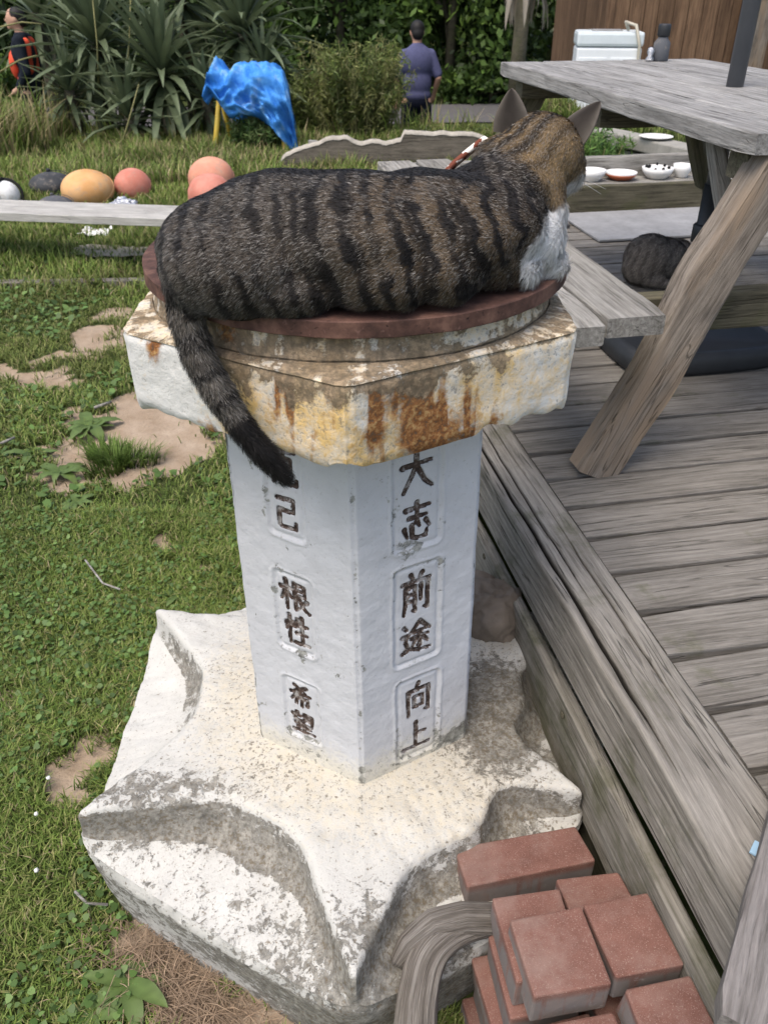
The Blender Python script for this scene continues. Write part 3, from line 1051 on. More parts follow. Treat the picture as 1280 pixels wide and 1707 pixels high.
# edge beam: a cracked balk, splits cut into its mesh
def cracked_beam():
    L, w, t = 2.98, .122, .135
    nx_, ny_ = 330, 44
    xs = np.linspace(-L / 2, L / 2, nx_)
    # cross-section path from inner bottom, up, over the top, down the outer side, under
    sec = []
    r = .006
    def arc(cx_, cy_, a0):
        for a in np.linspace(0, 90, 5):
            aa = math.radians(a0 + a)
            sec.append((cx_ + r * math.cos(aa), cy_ + r * math.sin(aa)))
    arc(w / 2 - r, t / 2 - r, 0)
    for q in np.linspace(w / 2 - 2 * r, -w / 2 + 2 * r, 110):
        sec.append((q, t / 2))
    arc(-w / 2 + r, t / 2 - r, 90)
    for q in np.linspace(t / 2 - 2 * r, -t / 2 + 2 * r, 40):
        sec.append((-w / 2, q))
    arc(-w / 2 + r, -t / 2 + r, 180)
    arc(w / 2 - r, -t / 2 + r, 270)
    sec = np.array(sec)
    m = len(sec)
    X = np.repeat(xs, m)
    S = np.tile(sec, (nx_, 1))
    # y is toward the deck (+) or the pillar (-)
    V = np.stack([X, S[:, 0], S[:, 1]], -1)
    top = V[:, 2] > t / 2 - .002
    outer = V[:, 1] < -w / 2 + .002
    depth = np.zeros(len(V))
    for (y0, amp, width, dp, sd, x0, x1) in ((-.041, .010, .0024, .030, 1, -1.6, 1.3), (-.010, .007, .0015, .020, 2, -1.6, .9), (.020, .007, .0013, .016, 3, -1.6, 1.2), (.042, .004, .0011, .012, 4, -1.6, .2), (-.026, .006, .0014, .018, 7, -1.6, .1)):
        line = y0 + amp * fbm(V[:, 0] * 1.4, 3.3, seed=200 + sd) + .0015 * vnoise(V[:, 0] * 17, 1.1, seed=210 + sd)
        ww = width * (.5 + 1.1 * smooth01(-.6, .6, vnoise(V[:, 0] * 2.1, 5., seed=220 + sd))) * smooth01(x0, x0 + .2, V[:, 0]) * smooth01(x1, x1 - .3, V[:, 0])
        d = np.exp(-((V[:, 1] - line) / np.maximum(ww, 1e-5)) ** 2) * (ww > 2e-4)
        depth = np.maximum(depth, top * d * dp)
    V[:, 2] -= depth
    split_ = smooth01(.25, .7, depth / .014)
    for (z0, amp, width, dp, sd) in ((.028, .012, .0012, .006, 5), (-.02, .015, .0012, .005, 6)):
        line = z0 + amp * fbm(V[:, 0] * 1.1, 8.3, seed=230 + sd)
        V[:, 1] += outer * dp * np.exp(-((V[:, 2] - line) / width) ** 2)
    gr = fbm(V[:, 0] * 3, V[:, 1] * 110, V[:, 2] * 110, seed=241)
    V[:, 2] += top * gr * .0012
    V[:, 1] -= outer * gr * .0012
    V[:, 1] += .004 * fbm(V[:, 0] * 2.0, .7, seed=251)
    # chipped inner arris
    chip = np.exp(-((V[:, 0] - .06) / .012) ** 2) * smooth01(.045, .06, V[:, 1]) * top
    V[:, 1] -= .008 * chip
    V[:, 2] -= .004 * chip
    ii = np.arange(nx_ * m).reshape(nx_, m)
    F = np.stack([ii[:-1], np.roll(ii, -1, 1)[:-1], np.roll(ii, -1, 1)[1:], ii[1:]], -1).reshape(-1, 4)
    me = mesh_np('edge_beam', V, F, False, np.repeat(split_[:, None], 3, 1))
    return me, L


bm_, BL = cracked_beam()
t_a, t_b = .437, .437 + BL
Mb, _ = frame(DK(.611, t_a, DZ + .004 - .0675), DK(.611, t_b, DZ + .004 - .0675))
# X runs away from the camera; local +Y must point to the deck
R_ = Matrix.Rotation(PI, 4, 'X') if (Mb.to_3x3() @ Vector((0, 1, 0))).dot(E1) < 0 else Matrix()
if (Mb.to_3x3() @ Vector((0, 1, 0))).dot(E1) < 0:
    Mb = frame(DK(.611, t_b, DZ + .004 - .0675), DK(.611, t_a, DZ + .004 - .0675))[0]
beam = link('edge_beam', bm_, M['rail'], deck, Mb)
for s_x in (-BL / 2 + .001, BL / 2 - .001):
    link('end_grain', MB().box((s_x, 0, -.002), (.002, .114, .124)).mesh('end_grain'), M['damp'], beam, Mb)

# blocks in the slot and the lower fascia plank
for i, t_ in enumerate((.62, .80, .98, 1.16, 1.36, 1.56, 1.76, 1.98, 2.3, 2.7, 3.1)):
    ln = .17 if i < 5 else .19
    board('spacer_block', DK(.618, t_ - ln / 2, .372), DK(.618, t_ + ln / 2, .372), .062, .060, M['rail_low'], deck, nseg=6, r=.004)
fas = board('fascia_plank', DK(.5525, .15, .277), DK(.5525, 3.42, .277), .026, .165, M['rail_low'], deck, jit=.0015, r=.004, nseg=40)
board('lower_fascia_plank', DK(.566, .15, .096), DK(.566, 3.42, .096), .026, .165, M['damp'], deck, jit=.0015, r=.004, nseg=40)
for t_, z_ in ((1.53, .335), (1.50, .30), (1.46, .255), (2.2, .33), (1.02, .33)):
    p = DK(.5385, t_, z_)
    mb = MB()
    mb.lathe([(.0075, 0), (.0075, .002), (.005, .003), (.004, .0015), (.001, .0015)], 12)
    x_ = -E1
    link('bolt_head', mb.mesh('bolt_head', True), M['damp'], fas, Matrix.Translation(p) @ x_.to_track_quat('Z', 'Y').to_matrix().to_4x4())

# slanting board at the near corner of the deck
cor = board('corner_board', DK(.40, -.05, .60), DK(.632, .52, .60), .10, .055, M['post'], None, jit=.002, r=.006, nseg=16)
bpy.data.objects.remove(cor)
_bseed[0] += 1
pa, pb = Vector((.352, .452, .545)), Vector((.600, .845, .545))
x_ = (pb - pa).normalized()
right = Vector((x_.y, -x_.x, 0))
ctr0, ctr1 = pa + right * .085, pb + right * .085
crn = link('corner_board', board_mesh((pb - pa).length, .17, .04, _bseed[0], .002, .006, 16), M['post'], None, frame(ctr0 + Vector((0, 0, .012)), ctr1 + Vector((0, 0, .012)))[0])
tag(crn, 'grey flaking board lying aslant across the near deck corner', 'board')
mb = MB()
mb.box((0, 0, 0), (.022, .012, .004))
tag(link('plastic_chip', mb.mesh('plastic_chip', bevel=.001), M['blue_chip'], None, Matrix.Translation((.4885, .672, .538)) @ Matrix.Rotation(.9, 4, 'Z')), 'tiny pale blue plastic chip wedged beside the corner board', 'chip')

# far edge of the deck: a low beam, a ledge behind it and a second beam
fe = thing('deck_barrier', 'low mossy timber barrier along the far deck edge carrying bowls', 'barrier', DK(2.0, 3.95, .5))
board('beam', DK(.9, 3.935, .590), DK(4.2, 3.935, .590), .04, .125, M['damp'], fe, r=.006)
board('ledge', DK(.9, 4.04, .643), DK(4.2, 4.04, .643), .16, .02, M['bench'], fe)
board('beam', DK(.9, 4.15, .690), DK(4.2, 4.15, .690), .045, .11, M['bench'], fe, r=.006)
for o_ in (1.0, 2.0, 3.0, 4.0):
    board('post', DK(o_, 4.04, .0), DK(o_, 4.04, .63), .08, .08, M['damp'], fe, up=(1, 0, 0), nseg=4)


def bowl(px, py, r, h, mat, label, thick=.006, inner=None, group='bowls on the far deck ledge'):
    p = aty(px, py, DK(1.5, 4.03).y)
    # slide along the ledge line
    o_ = None
    for k in range(400):
        o_ = .9 + k * .006
        q = DK(o_, 4.04)
        if abs(math.atan2(q.x, q.y) - math.atan2(ray(px, py)[0], ray(px, py)[1])) < .0012:
            break
    q = DK(o_, 4.04, .654)
    t = thing('bowl', label, 'bowl', q, group)
    mb = MB()
    mb.lathe([(r * .55, 0), (r * .62, .004), (r * .9, h * .55), (r, h), (r - thick, h), (r * .85, h * .55), (r * .5, .010), (.004, .010)], 28)
    link('shell', mb.mesh('shell', True), mat, t, W[t.name])
    mb = MB()
    mb.lathe([(r * .5, .0105), (r * .80, h * .5), (r * .78, h * .52), (.004, .014)], 24)
    link('food' if inner else 'glaze', mb.mesh('inside', True), inner or M['white_china'], t, W[t.name])
    return t


bowl(985, 297, .070, .052, M['white_china'], 'white bowl on the ledge nearest the cat face')
bowl(1034, 297, .078, .036, M['white_china'], 'shallow red-brown dish with white inside on the ledge')
_rd = [o for o in bpy.data.objects if 'red-brown dish' in o.get('label', '')][0]
link('outer_band', MB().lathe([(.0495, .003), (.0715, .0195), (.0765, .029), (.0755, .029), (.0705, .0195), (.0485, .003)], 28).mesh('outer_band', True), M['red_glaze'], _rd, W[_rd.name])
bowl(1094, 296, .078, .050, M['white_china'], 'white bowl with dark food pieces on the ledge')
bowl(1136, 291, .046, .060, M['white_china'], 'small white cup at the table post end of the ledge')
bw = [o for o in bpy.data.objects if o.name.startswith('bowl') and 'dark food' in o.get('label', '')][0]
for k in range(9):
    a = k * .7
    link('food_piece', MB().box((.055 * math.cos(a), .055 * math.sin(a), .048 + .004 * (k % 3)), (.014, .009, .012), a).mesh('food_piece', bevel=.002), M['rope'], bw, W[bw.name])

# mats
def slab(name, corners, z, h, mat, label, cat):
    c = sum((Vector(p) for p in corners), Vector()) / len(corners)
    vs_ = [(p[0] - c.x, p[1] - c.y, 0) for p in corners]
    n = len(vs_)
    V = vs_ + [(x, y, h) for x, y, _ in vs_]
    F = [tuple(range(n))[::-1], tuple(range(n, 2 * n))] + [(i, (i + 1) % n, n + (i + 1) % n, n + i) for i in range(n)]
    mb = MB()
    mb.add(V, F)
    return tag(link(name, mb.mesh(name, bevel=h * .25), mat, None, Matrix.Translation((c.x, c.y, z))), label, cat)


slab('rubber_mat', [DK(1.60, 3.40), DK(2.34, 3.40), DK(2.34, 3.885), DK(1.60, 3.885)], DZ + .003, .010, M['mat'], 'flat grey mat on the deck in front of the bowls', 'mat')
slab('rubber_mat', [DK(.95, 3.66), DK(1.57, 3.66), DK(1.57, 3.88), DK(.95, 3.88)], DZ + .003, .014, M['dark_mat'], 'dark rubber mat partly hidden behind the cat chest', 'mat')

# ---------------------------------------------------------------- picnic table
TZ = 1.25
tb = thing('picnic_table', 'silvery weathered picnic table with attached bench and log legs', 'table', DK(1.4, 2.35, DZ))
for i in range(5):
    o_ = 1.015 + .0755 + i * .1515
    la, lb = 1.545 + random.uniform(-.008, .008), 3.15 + random.uniform(-.012, .012)
    if i == 0:
        la = 1.548
    board('top_board', DK(o_, la, TZ - .022), DK(o_, lb, TZ - .022), .147, .042, M['table'], tb, jit=.0018, r=.004, nseg=30)
for t_ in (1.64, 2.36, 3.02):
    board('cleat', DK(1.05, t_, TZ - .075), DK(1.74, t_, TZ - .075), .07, .055, M['damp'], tb, r=.004)
for o0 in (.565, .705):
    w_ = .128
    ta = 1.42 if o0 > .6 else 1.385
    board('seat_board', DK(o0 + w_ / 2, ta, .93), DK(o0 + w_ / 2, 3.08, .93), w_, .042, M['bench'], tb, jit=.0015, r=.004, nseg=30)
for o0 in (1.945, 2.085):
    board('seat_board', DK(o0 + .064, 1.42, .93), DK(o0 + .064, 3.06, .93), .128, .042, M['bench'], tb, nseg=20)
board('seat_bearer', DK(.60, 1.665, .862), DK(2.2, 1.665, .862), .045, .088, M['damp'], tb, r=.006)
for a_, b_ in ((.60, .86), (1.94, 2.2)):
    board('seat_bearer', DK(a_, 3.0, .862), DK(b_, 3.0, .862), .045, .088, M['damp'], tb, r=.006)


def log_leg(p0, p1, r0, kink, mat, name='leg'):
    """a hewn, slightly crooked log: flattened section, shifted half way up"""
    Mx, L = frame(p0, p1, up=E2)
    n, m = 30, 24
    V, F = [], []
    for i in range(n + 1):
        s = i / n
        x = -L / 2 + L * s
        k = kink * (smooth01(.30, .72, s) - s)
        wy = r0 * (1.0 + .10 * math.exp(-((s - .62) / .10) ** 2) - .06 * s)
        wz = r0 * .72
        for j in range(m):
            a = 2 * PI * j / m
            ca, sa = math.cos(a), math.sin(a)
            y = wy * math.copysign(abs(ca) ** .2, ca)
            z = wz * math.copysign(abs(sa) ** .2, sa)
            q = 1 + .05 * float(vnoise(x * 7, j * .9, seed=300)) + .02 * float(vnoise(x * 30, j * 2.3, seed=301))
            V.append((x, y * q + k, z * q))
    for i in range(n):
        for j in range(m):
            a, b = i * m + j, i * m + (j + 1) % m
            F.append((a, b, b + m, a + m))
    F += [tuple(range(m))[::-1], tuple(range(n * m, n * m + m))]
    me = bpy.data.meshes.new(name)
    me.from_pydata(V, [], F)
    me.update()
    me.polygons.foreach_set('use_smooth', np.ones(len(me.polygons), bool))
    me.set_sharp_from_angle(angle=math.radians(28))
    return link(name, me, mat, tb, Mx)


# foot on the deck, head under the table top; splayed across the table
log_leg(DK(.795, 1.56, DZ - .005), DK(1.11, 1.585, TZ - .05), .050, -.028, M['leg'])
log_leg(DK(2.02, 1.56, DZ), DK(1.72, 1.585, TZ - .05), .050, .03, M['leg'])
log_leg(DK(.79, 3.05, DZ), DK(1.13, 3.05, TZ - .05), .045, .02, M['damp'])
log_leg(DK(2.02, 3.05, DZ), DK(1.72, 3.05, TZ - .05), .045, .02, M['damp'])
board('brace', aty(1190, 226, 1.93), aty(1222, 455, 1.93), .03, .045, M['bench'], tb, up=(0, 1, 0), nseg=8)
board('brace', aty(1152, 214, 2.62), aty(1170, 310, 2.62), .03, .06, M['damp'], tb, up=(0, 1, 0), nseg=8)

# parasol pole through the table, in a weighted foot on the deck
PP = Vector((.945, 2.50, DZ))
pr = thing('parasol_stand', 'grey metal parasol pole passing through the picnic table into a black base', 'parasol', PP)
mb = MB()
mb.tube([(PP.x, PP.y, .98), (PP.x, PP.y, 2.6)], .0225, 20)
link('pole', mb.mesh('pole', True), M['grey_pole'], pr, Matrix())
mb = MB()
mb.tube([(PP.x, PP.y, DZ + .05), (PP.x, PP.y, 1.0)], .027, 20)
link('sleeve', mb.mesh('sleeve', True), M['black_plastic'], pr, Matrix())
mb = MB()
mb.lathe([(.030, 0), (.036, .004), (.036, .05), (.031, .055)], 24, (PP.x, PP.y, .835))
link('collar', mb.mesh('collar', True), M['black_plastic'], pr, Matrix())
mb = MB()
n_ = 40
prof = [(1.0, 0), (1.03, .012), (1.03, .045), (.97, .062), (.90, .066), (.86, .058), (.2, .055)]
V, F = [], []
for r, z in prof:
    for k in range(n_):
        a = 2 * PI * k / n_
        ca, sa = math.cos(a), math.sin(a)
        V.append((.245 * r * math.copysign(abs(ca) ** .5, ca), .17 * r * math.copysign(abs(sa) ** .5, sa), z))
for i in range(len(prof) - 1):
    for k in range(n_):
        a, b = i * n_ + k, i * n_ + (k + 1) % n_
        F.append((a, b, b + n_, a + n_))
F += [tuple(range(n_))[::-1], tuple(range((len(prof) - 1) * n_, len(prof) * n_))]
mb.add(V, F)
link('base', mb.mesh('base', True), M['black_plastic'], pr, Matrix.Translation((PP.x - .02, PP.y - .10, DZ + .002)) @ Matrix.Rotation(.19, 4, 'Z'))
mb = MB()
for k in range(10):
    mb.box((-.2 + .044 * k, -.135, .0655), (.012, .008, .003), .5)
for k in range(6):
    mb.box((-.12 + .05 * k, -.11, .062), (.02, .01, .004), .2)
link('cap_ring', MB().lathe([(.05, 0), (.055, .01), (.045, .05), (.03, .06)], 24, (PP.x, PP.y, DZ + .058)).mesh('cap_ring', True), M['black_plastic'], pr, Matrix())

# bottle and trinket on the table
q = aty(1100, 92, 3.30)
bt = thing('bottle', 'small dark bottle standing at the far end of the table', 'bottle', (q.x, 3.30, TZ))
link('glass', MB().lathe([(.026, 0), (.028, .004), (.028, .055), (.018, .068), (.016, .075)], 20).mesh('glass', True), M['buoy_grey'], bt, W[bt.name])
link('cap', MB().lathe([(.019, .075), (.021, .078), (.021, .108), (.019, .112)], 20).mesh('cap', True), M['black_plastic'], bt, W[bt.name])
q = aty(1083, 93, 3.28)
mb = MB()
mb.lathe([(.012, 0), (.015, .006), (.008, .018), (.013, .03), (.010, .04), (.002, .044)], 14)
tag(link('trinket', mb.mesh('trinket', True), M['foil'], None, Matrix.Translation((q.x, 3.28, TZ))), 'tiny silvery trinket beside the bottle on the table', 'trinket')

# ---------------------------------------------------------------- bricks beside the pillar base
def brick(name, o0, o1, t0, t1, ztop, h, label, rot=0., tilt=(0, 0)):
    c = DK((o0 + o1) / 2, (t0 + t1) / 2, ztop - h / 2)
    _bseed[0] += 1
    mb = MB().box((0, 0, 0), (o1 - o0, t1 - t0, h))
    me = mb.mesh('brick', bevel=.0035)
    V = verts_of(me)
    sd = _bseed[0]
    V = V + .0009 * np.stack([fbm(V[:, 0] * 30, V[:, 1] * 30, V[:, 2] * 30, seed=sd + k * 9) for k in range(3)], -1)
    rc_ = random.Random(sd)
    hs = np.array((o1 - o0, t1 - t0, h)) / 2
    for k_ in range(3):
        cn = hs * np.array((rc_.choice((-1, 1)), rc_.choice((-1, 1)), rc_.choice((-1, 1, 1))))
        V -= np.sign(cn) * (rc_.uniform(.002, .006) * np.exp(-(np.linalg.norm(V - cn, axis=1) / .008) ** 2))[:, None]
    set_verts(me, V)
    Mx = Matrix.Translation(c) @ Matrix.Rotation(.1902 + math.radians(rot), 4, 'Z') @ Euler((math.radians(tilt[0]), math.radians(tilt[1]), 0)).to_matrix().to_4x4()
    return tag(link(name, me, M['brick'], None, Mx), label, 'brick', 'red paver bricks stacked by the deck')


HB = .066
brick('paver_brick', .282, .508, .764, .842, .252, .070, 'long red brick lying highest against the star base', 1.5)
brick('paver_brick', .310, .505, .770, .836, .179, .060, 'red brick hidden under the long one by the star base', 0)
brick('paver_brick', .310, .505, .770, .836, .119, .118, 'lowest red brick under the long one by the star base', 0)
brick('paver_brick', .312, .425, .537, .652, .331, HB, 'square red brick at the top left of the stack', -1.0)
brick('paver_brick', .430, .534, .541, .653, .331, HB, 'square red brick at the top of the stack against the fascia', .6)
brick('paver_brick', .435, .537, .415, .530, .331, HB, 'red brick nearest the photo edge against the fascia', -1)
brick('paver_brick', .318, .428, .405, .520, .292, HB, 'red brick cut by the photo bottom edge, lower than its neighbours', 1.2)
brick('paver_brick', .304, .412, .575, .705, .300, HB, 'red brick peeking out behind the top left brick', -2)
brick('paver_brick', .421, .532, .60, .728, .285, HB, 'red brick peeking out behind the brick against the fascia', 1)
for i, (dz, oo, lab) in enumerate(((.232, -.004, 'second'), (.165, -.022, 'third'), (.098, -.012, 'fourth'), (.0327, -.030, 'bottom'))):
    hh = HB if i < 3 else .064
    brick('paver_brick', .300 + oo, .41 + oo, .560 + .003 * i, .690 + .004 * i, dz, hh, f'{lab} red brick down the stack side facing the driftwood', (-1.5, 1, -.8, 2)[i])
    brick('paver_brick', .306 + oo, .415 + oo, .415 + .003 * i, .548 + .003 * i, dz, hh, f'{lab} red brick down the near stack column', (1, -1.4, 1.3, -1)[i])
    brick('paver_brick', .424, .534, .47, .60, dz if i else .2188, hh, f'{lab} red brick down the column against the fascia', (0, 1, -.6, .5)[i])

# driftwood: a forked grey root leaning on the base
def drift():
    g_ = lambda px, py, z: atz(px, py, z)
    path1 = [g_(684, 1800, .10), g_(692, 1720, .165), g_(698, 1655, .205), g_(712, 1598, .232), g_(742, 1565, .240), g_(785, 1548, .232), g_(840, 1540, .21)]
    rad = [.034, .031, .029, .028, .024, .018, .014]
    t_ = thing('driftwood', 'twisted grey driftwood root leaning between the base and the bricks', 'driftwood', path1[0])
    # smooth path
    P = [Vector(p) for p in path1]
    def cr(i, s):
        p0, p1, p2, p3 = [P[max(0, min(len(P) - 1, i + k))] for k in (-1, 0, 1, 2)]
        return .5 * ((2 * p1) + (p2 - p0) * s + (2 * p0 - 5 * p1 + 4 * p2 - p3) * s * s + (3 * p1 - p0 - 3 * p2 + p3) * s ** 3)
    pts, rr = [], []
    for i in range(len(P) - 1):
        for k in range(8):
            s = k / 8
            pts.append(cr(i, s))
            rr.append(rad[i] * (1 - s) + rad[i + 1] * s)
    pts.append(P[-1]); rr.append(rad[-1])
    def sweep(pts, rr, sd, flat):
        V, F, UV = [], [], []
        m = 48
        u = Vector((1, 0, 0))
        run = 0
        for i, p in enumerate(pts):
            d = (pts[min(i + 1, len(pts) - 1)] - pts[max(i - 1, 0)]).normalized()
            u = (u - d * u.dot(d)).normalized()
            w = d.cross(u)
            if i:
                run += (p - pts[i - 1]).length
            for k in range(m):
                a = 2 * PI * k / m
                rg = 1 + .10 * float(vnoise(k * .55, run * 5, seed=sd)) + .07 * float(vnoise(k * 1.9, run * 6, seed=sd + 1))
                V.append(p + (u * math.cos(a) + w * math.sin(a) * flat) * rr[i] * rg)
        for i in range(len(pts) - 1):
            for k in range(m):
                a, b = i * m + k, i * m + (k + 1) % m
                F.append((a, b, b + m, a + m))
        F.append(tuple(range(m))[::-1])
        n_ = (len(pts) - 1) * m
        F.append(tuple(range(n_, n_ + m)))
        # lay the grain along the root: store run length / angle as a colour attribute
        me = bpy.data.meshes.new('root')
        me.from_pydata([tuple(v) for v in V], [], F)
        me.update()
        me.polygons.foreach_set('use_smooth', np.ones(len(me.polygons), bool))
        run = 0
        cc = []
        for i in range(len(pts)):
            if i:
                run += (pts[i] - pts[i - 1]).length
            for k in range(m):
                cc.append((run, math.cos(2 * PI * k / m) * .5 + .5, math.sin(2 * PI * k / m) * .5 + .5))
        set_col(me, cc)
        return me
    link('root', sweep(pts, rr, 401, .8), M['drift_grain'], t_, Matrix())
    p2 = [g_(662, 1605, .205), g_(684, 1572, .235), g_(722, 1542, .252), g_(770, 1530, .250), g_(835, 1532, .225)]
    link('root_branch', sweep([p2[0].lerp(p2[1], k / 6) for k in range(6)] + [p2[1].lerp(p2[2], k / 6) for k in range(6)] + [p2[2].lerp(p2[3], k / 6) for k in range(6)] + [p2[3].lerp(p2[4], k / 6) for k in range(7)], [.012 + .012 * math.sin(PI * min(1, k / 14) / 2) for k in range(25)], 411, .9), M['drift_grain'], t_, Matrix())


g = G('driftwood_grain')
s_ = g.sep(g.col().outputs['Color'])
vv = g.n('CombineXYZ', {0: g.m_('MULTIPLY', s_[0], 9.), 1: g.m_('MULTIPLY', s_[1], 14.), 2: g.m_('MULTIPLY', s_[2], 14.)}).outputs[0]
n1 = g.noise(vv, 1., 6, .65, .3)
n2 = g.noise(g.scale(vv, (1, 3.5, 3.5)), 1., 4, .7)
f_ = g.m_('ADD', g.m_('MULTIPLY', n1, .6), g.m_('MULTIPLY', n2, .4))
c_ = g.ramp(f_, [(.32, (.045, .038, .03)), (.48, (.17, .15, .128)), (.66, (.36, .335, .30))])
M['drift_grain'] = g.fin(c_, .9, g.bump(f_, .9, .008), .15)
drift()

# rock between the column and the deck
rk = blob([('e', (0, 0, .01), (.075, .07, .062), (0, 20, 10)), ('e', (.035, -.02, -.02), (.052, .055, .045), (10, 0, 30)), ('e', (-.02, .03, .03), (.05, .05, .035))], .006, 3, 'rock')
V = verts_of(rk)
V = V + .018 * np.stack([fbm(V[:, 0] * 16, V[:, 1] * 16, V[:, 2] * 16, seed=420 + k) for k in range(3)], -1)
V = V + .004 * np.round(fbm(V[:, 0] * 30, V[:, 1] * 30, V[:, 2] * 30, seed=430) * 3)[:, None] * normals_of(rk)
set_verts(rk, V)
tag(link('rock', rk, M['rock'], None, Matrix.Translation((.236, 1.440, .290)) @ Matrix.Scale(1.22, 4)), 'brown rough rock wedged between the column and the deck', 'rock')
# ---------------------------------------------------------------- the tabby cat
CZ = 1.1730          # top of the disc


def sample_mesh(me, n, rs, weight=None):
    """n random surface points: position, normal"""
    me.calc_loop_triangles()
    T = np.empty(len(me.loop_triangles) * 3, np.int32)
    me.loop_triangles.foreach_get('vertices', T)
    T = T.reshape(-1, 3)
    V, N = verts_of(me), normals_of(me)
    a, b, c = V[T[:, 0]], V[T[:, 1]], V[T[:, 2]]
    ar = np.linalg.norm(np.cross(b - a, c - a), axis=1)
    if weight is not None:
        ar = ar * weight((a + b + c) / 3, (N[T[:, 0]] + N[T[:, 1]] + N[T[:, 2]]) / 3)
    i = rs.choice(len(T), n, p=ar / ar.sum())
    u, v = rs.random(n), rs.random(n)
    m = u + v > 1
    u[m], v[m] = 1 - u[m], 1 - v[m]
    w = 1 - u - v
    P = V[T[i, 0]] * w[:, None] + V[T[i, 1]] * u[:, None] + V[T[i, 2]] * v[:, None]
    Nn = N[T[i, 0]] * w[:, None] + N[T[i, 1]] * u[:, None] + N[T[i, 2]] * v[:, None]
    return P, Nn / np.linalg.norm(Nn, axis=1, keepdims=True)


def unit(a):
    return a / np.maximum(np.linalg.norm(a, axis=-1, keepdims=True), 1e-9)


def fur_mesh(name, P, N, flow, length, lift, width, root_c, tip_c, rs, droop=.15):
    """flat tapered hairs: 3 stations; shaded with the normal of the skin below"""
    n = len(P)
    t0 = unit(flow - N * np.sum(flow * N, 1, keepdims=True))
    t0 = unit(t0 + .24 * rs.normal(size=(n, 3)))
    t0 = unit(t0 - N * np.sum(t0 * N, 1, keepdims=True))
    d0 = unit(t0 * (1 - lift)[:, None] + N * lift[:, None])
    d1 = unit(d0 + t0 * .35 + np.array([0, 0, -droop]))
    L = length[:, None]
    p0 = P - N * .0012
    p1 = p0 + d0 * L * .5
    p2 = p1 + d1 * L * .5
    sd = unit(np.cross(d0, N) + .5 * rs.normal(size=(n, 3)))
    w = width[:, None]
    V = np.stack([p0 - sd * w, p0 + sd * w, p1 - sd * w * .8, p1 + sd * w * .8, p2], 1).reshape(-1, 3)
    b = np.arange(n)[:, None] * 5
    Q = b + np.array([[0, 1, 3, 2]])
    T = b + np.array([[2, 3, 4]])
    mid = root_c * .45 + tip_c * .55
    C = np.stack([root_c, root_c, mid, mid, tip_c], 1).reshape(-1, 3)
    me = mesh_np(name, V, [Q, T], True, C)
    nn = unit(N + .45 * rs.normal(size=(n, 3)) * .5 + .25 * d0)
    me.normals_split_custom_set_from_vertices(np.repeat(nn, 5, 0).astype(np.float32))
    return me


g = G('cat_fur')
c_ = g.col().outputs['Color']
M['fur'] = g.fin(c_, .6, None, .22)
M['fur'].node_tree.nodes['Principled BSDF'].inputs['Sheen Weight'].default_value = .08
g = G('cat_skin')
M['cat_skin'] = g.fin(g.col().outputs['Color'], .9, None, .05)

TAIL = [tuple(aty(px_, py_, Y_)) for px_, py_, Y_ in ((330, 430, 1.03), (314, 478, .985), (312, 530, .948), (330, 592, .925), (362, 652, .905), (400, 706, .888), (440, 755, .874), (474, 795, .868))]
TR = [.031, .025, .0205, .018, .017, .016, .0145, .010]
parts = [
    ('e', (-.185, 1.04, 1.222), (.092, .12, .060)),
    ('e', (-.165, .972, 1.214), (.100, .080, .060)),
    ('e', (-.120, .950, 1.196), (.085, .050, .034)),
    ('e', (-.12, 1.05, 1.236), (.12, .130, .067)),
    ('e', (-.01, .974, 1.212), (.085, .072, .050)),
    ('e', (-.04, 1.04, 1.237), (.15, .135, .068)),
    ('e', (.05, 1.06, 1.236), (.13, .125, .066)),
    ('e', (.055, .990, 1.213), (.070, .070, .048)),
    ('e', (.125, 1.09, 1.236), (.085, .105, .062)),
    ('e', (.132, 1.030, 1.214), (.045, .046, .046)),
    ('e', (.150, 1.036, 1.192), (.046, .032, .023)),
    ('e', (.180, 1.098, 1.214), (.054, .062, .044)),
    ('e', (.190, 1.130, 1.240), (.050, .055, .048)),
    ('e', (.155, 1.115, 1.262), (.060, .060, .055)),
    ('e', (.130, 1.125, 1.264), (.058, .052, .038)),
    ('e', (.160, 1.150, 1.290), (.045, .048, .040)),
    ('e', (.185, 1.155, 1.285), (.052, .052, .048)),
    ('e', (.205, 1.178, 1.303), (.059, .057, .049)),
    ('e', (.182, 1.140, 1.265), (.056, .050, .045)),
    ('e', (.232, 1.192, 1.284), (.040, .044, .038)),
    ('e', (.246, 1.222, 1.276), (.022, .022, .020)),
    ('e', (.172, 1.21, 1.285), (.030, .035, .030)),
    ('e', (.215, 1.085, 1.182), (.030, .024, .015)),
]
for i in range(len(TAIL) - 1):
    parts.append(('c', TAIL[i], TAIL[i + 1], TR[i], TR[i + 1]))
body = blob(parts, .0055, 7, 'cat_body')
V = verts_of(body)
V[:, 2] = np.where((V[:, 2] < CZ + .002) & (np.hypot(V[:, 0] + .04, V[:, 1] - 1.204) < .285), CZ + .002, V[:, 2])
# loose skin: shallow folds down the flank
Nb = normals_of(body)
fold = np.sin(2 * PI * (V[:, 0] + .25 * (V[:, 2] - 1.22) + .012 * fbm(V[:, 0] * 14, V[:, 1] * 14, V[:, 2] * 14, seed=551)) / .055) * smooth01(1.30, 1.24, V[:, 2]) * smooth01(-.10, -.02, V[:, 0]) * smooth01(.17, .10, V[:, 0])
V = V + Nb * (.0019 * fold + .004 * fbm(V[:, 0] * 22, V[:, 1] * 22, V[:, 2] * 22, seed=553))[:, None]
V[:, 2] = np.where((V[:, 2] < CZ + .002) & (np.hypot(V[:, 0] + .04, V[:, 1] - 1.204) < .285), CZ + .002, V[:, 2])
set_verts(body, V)

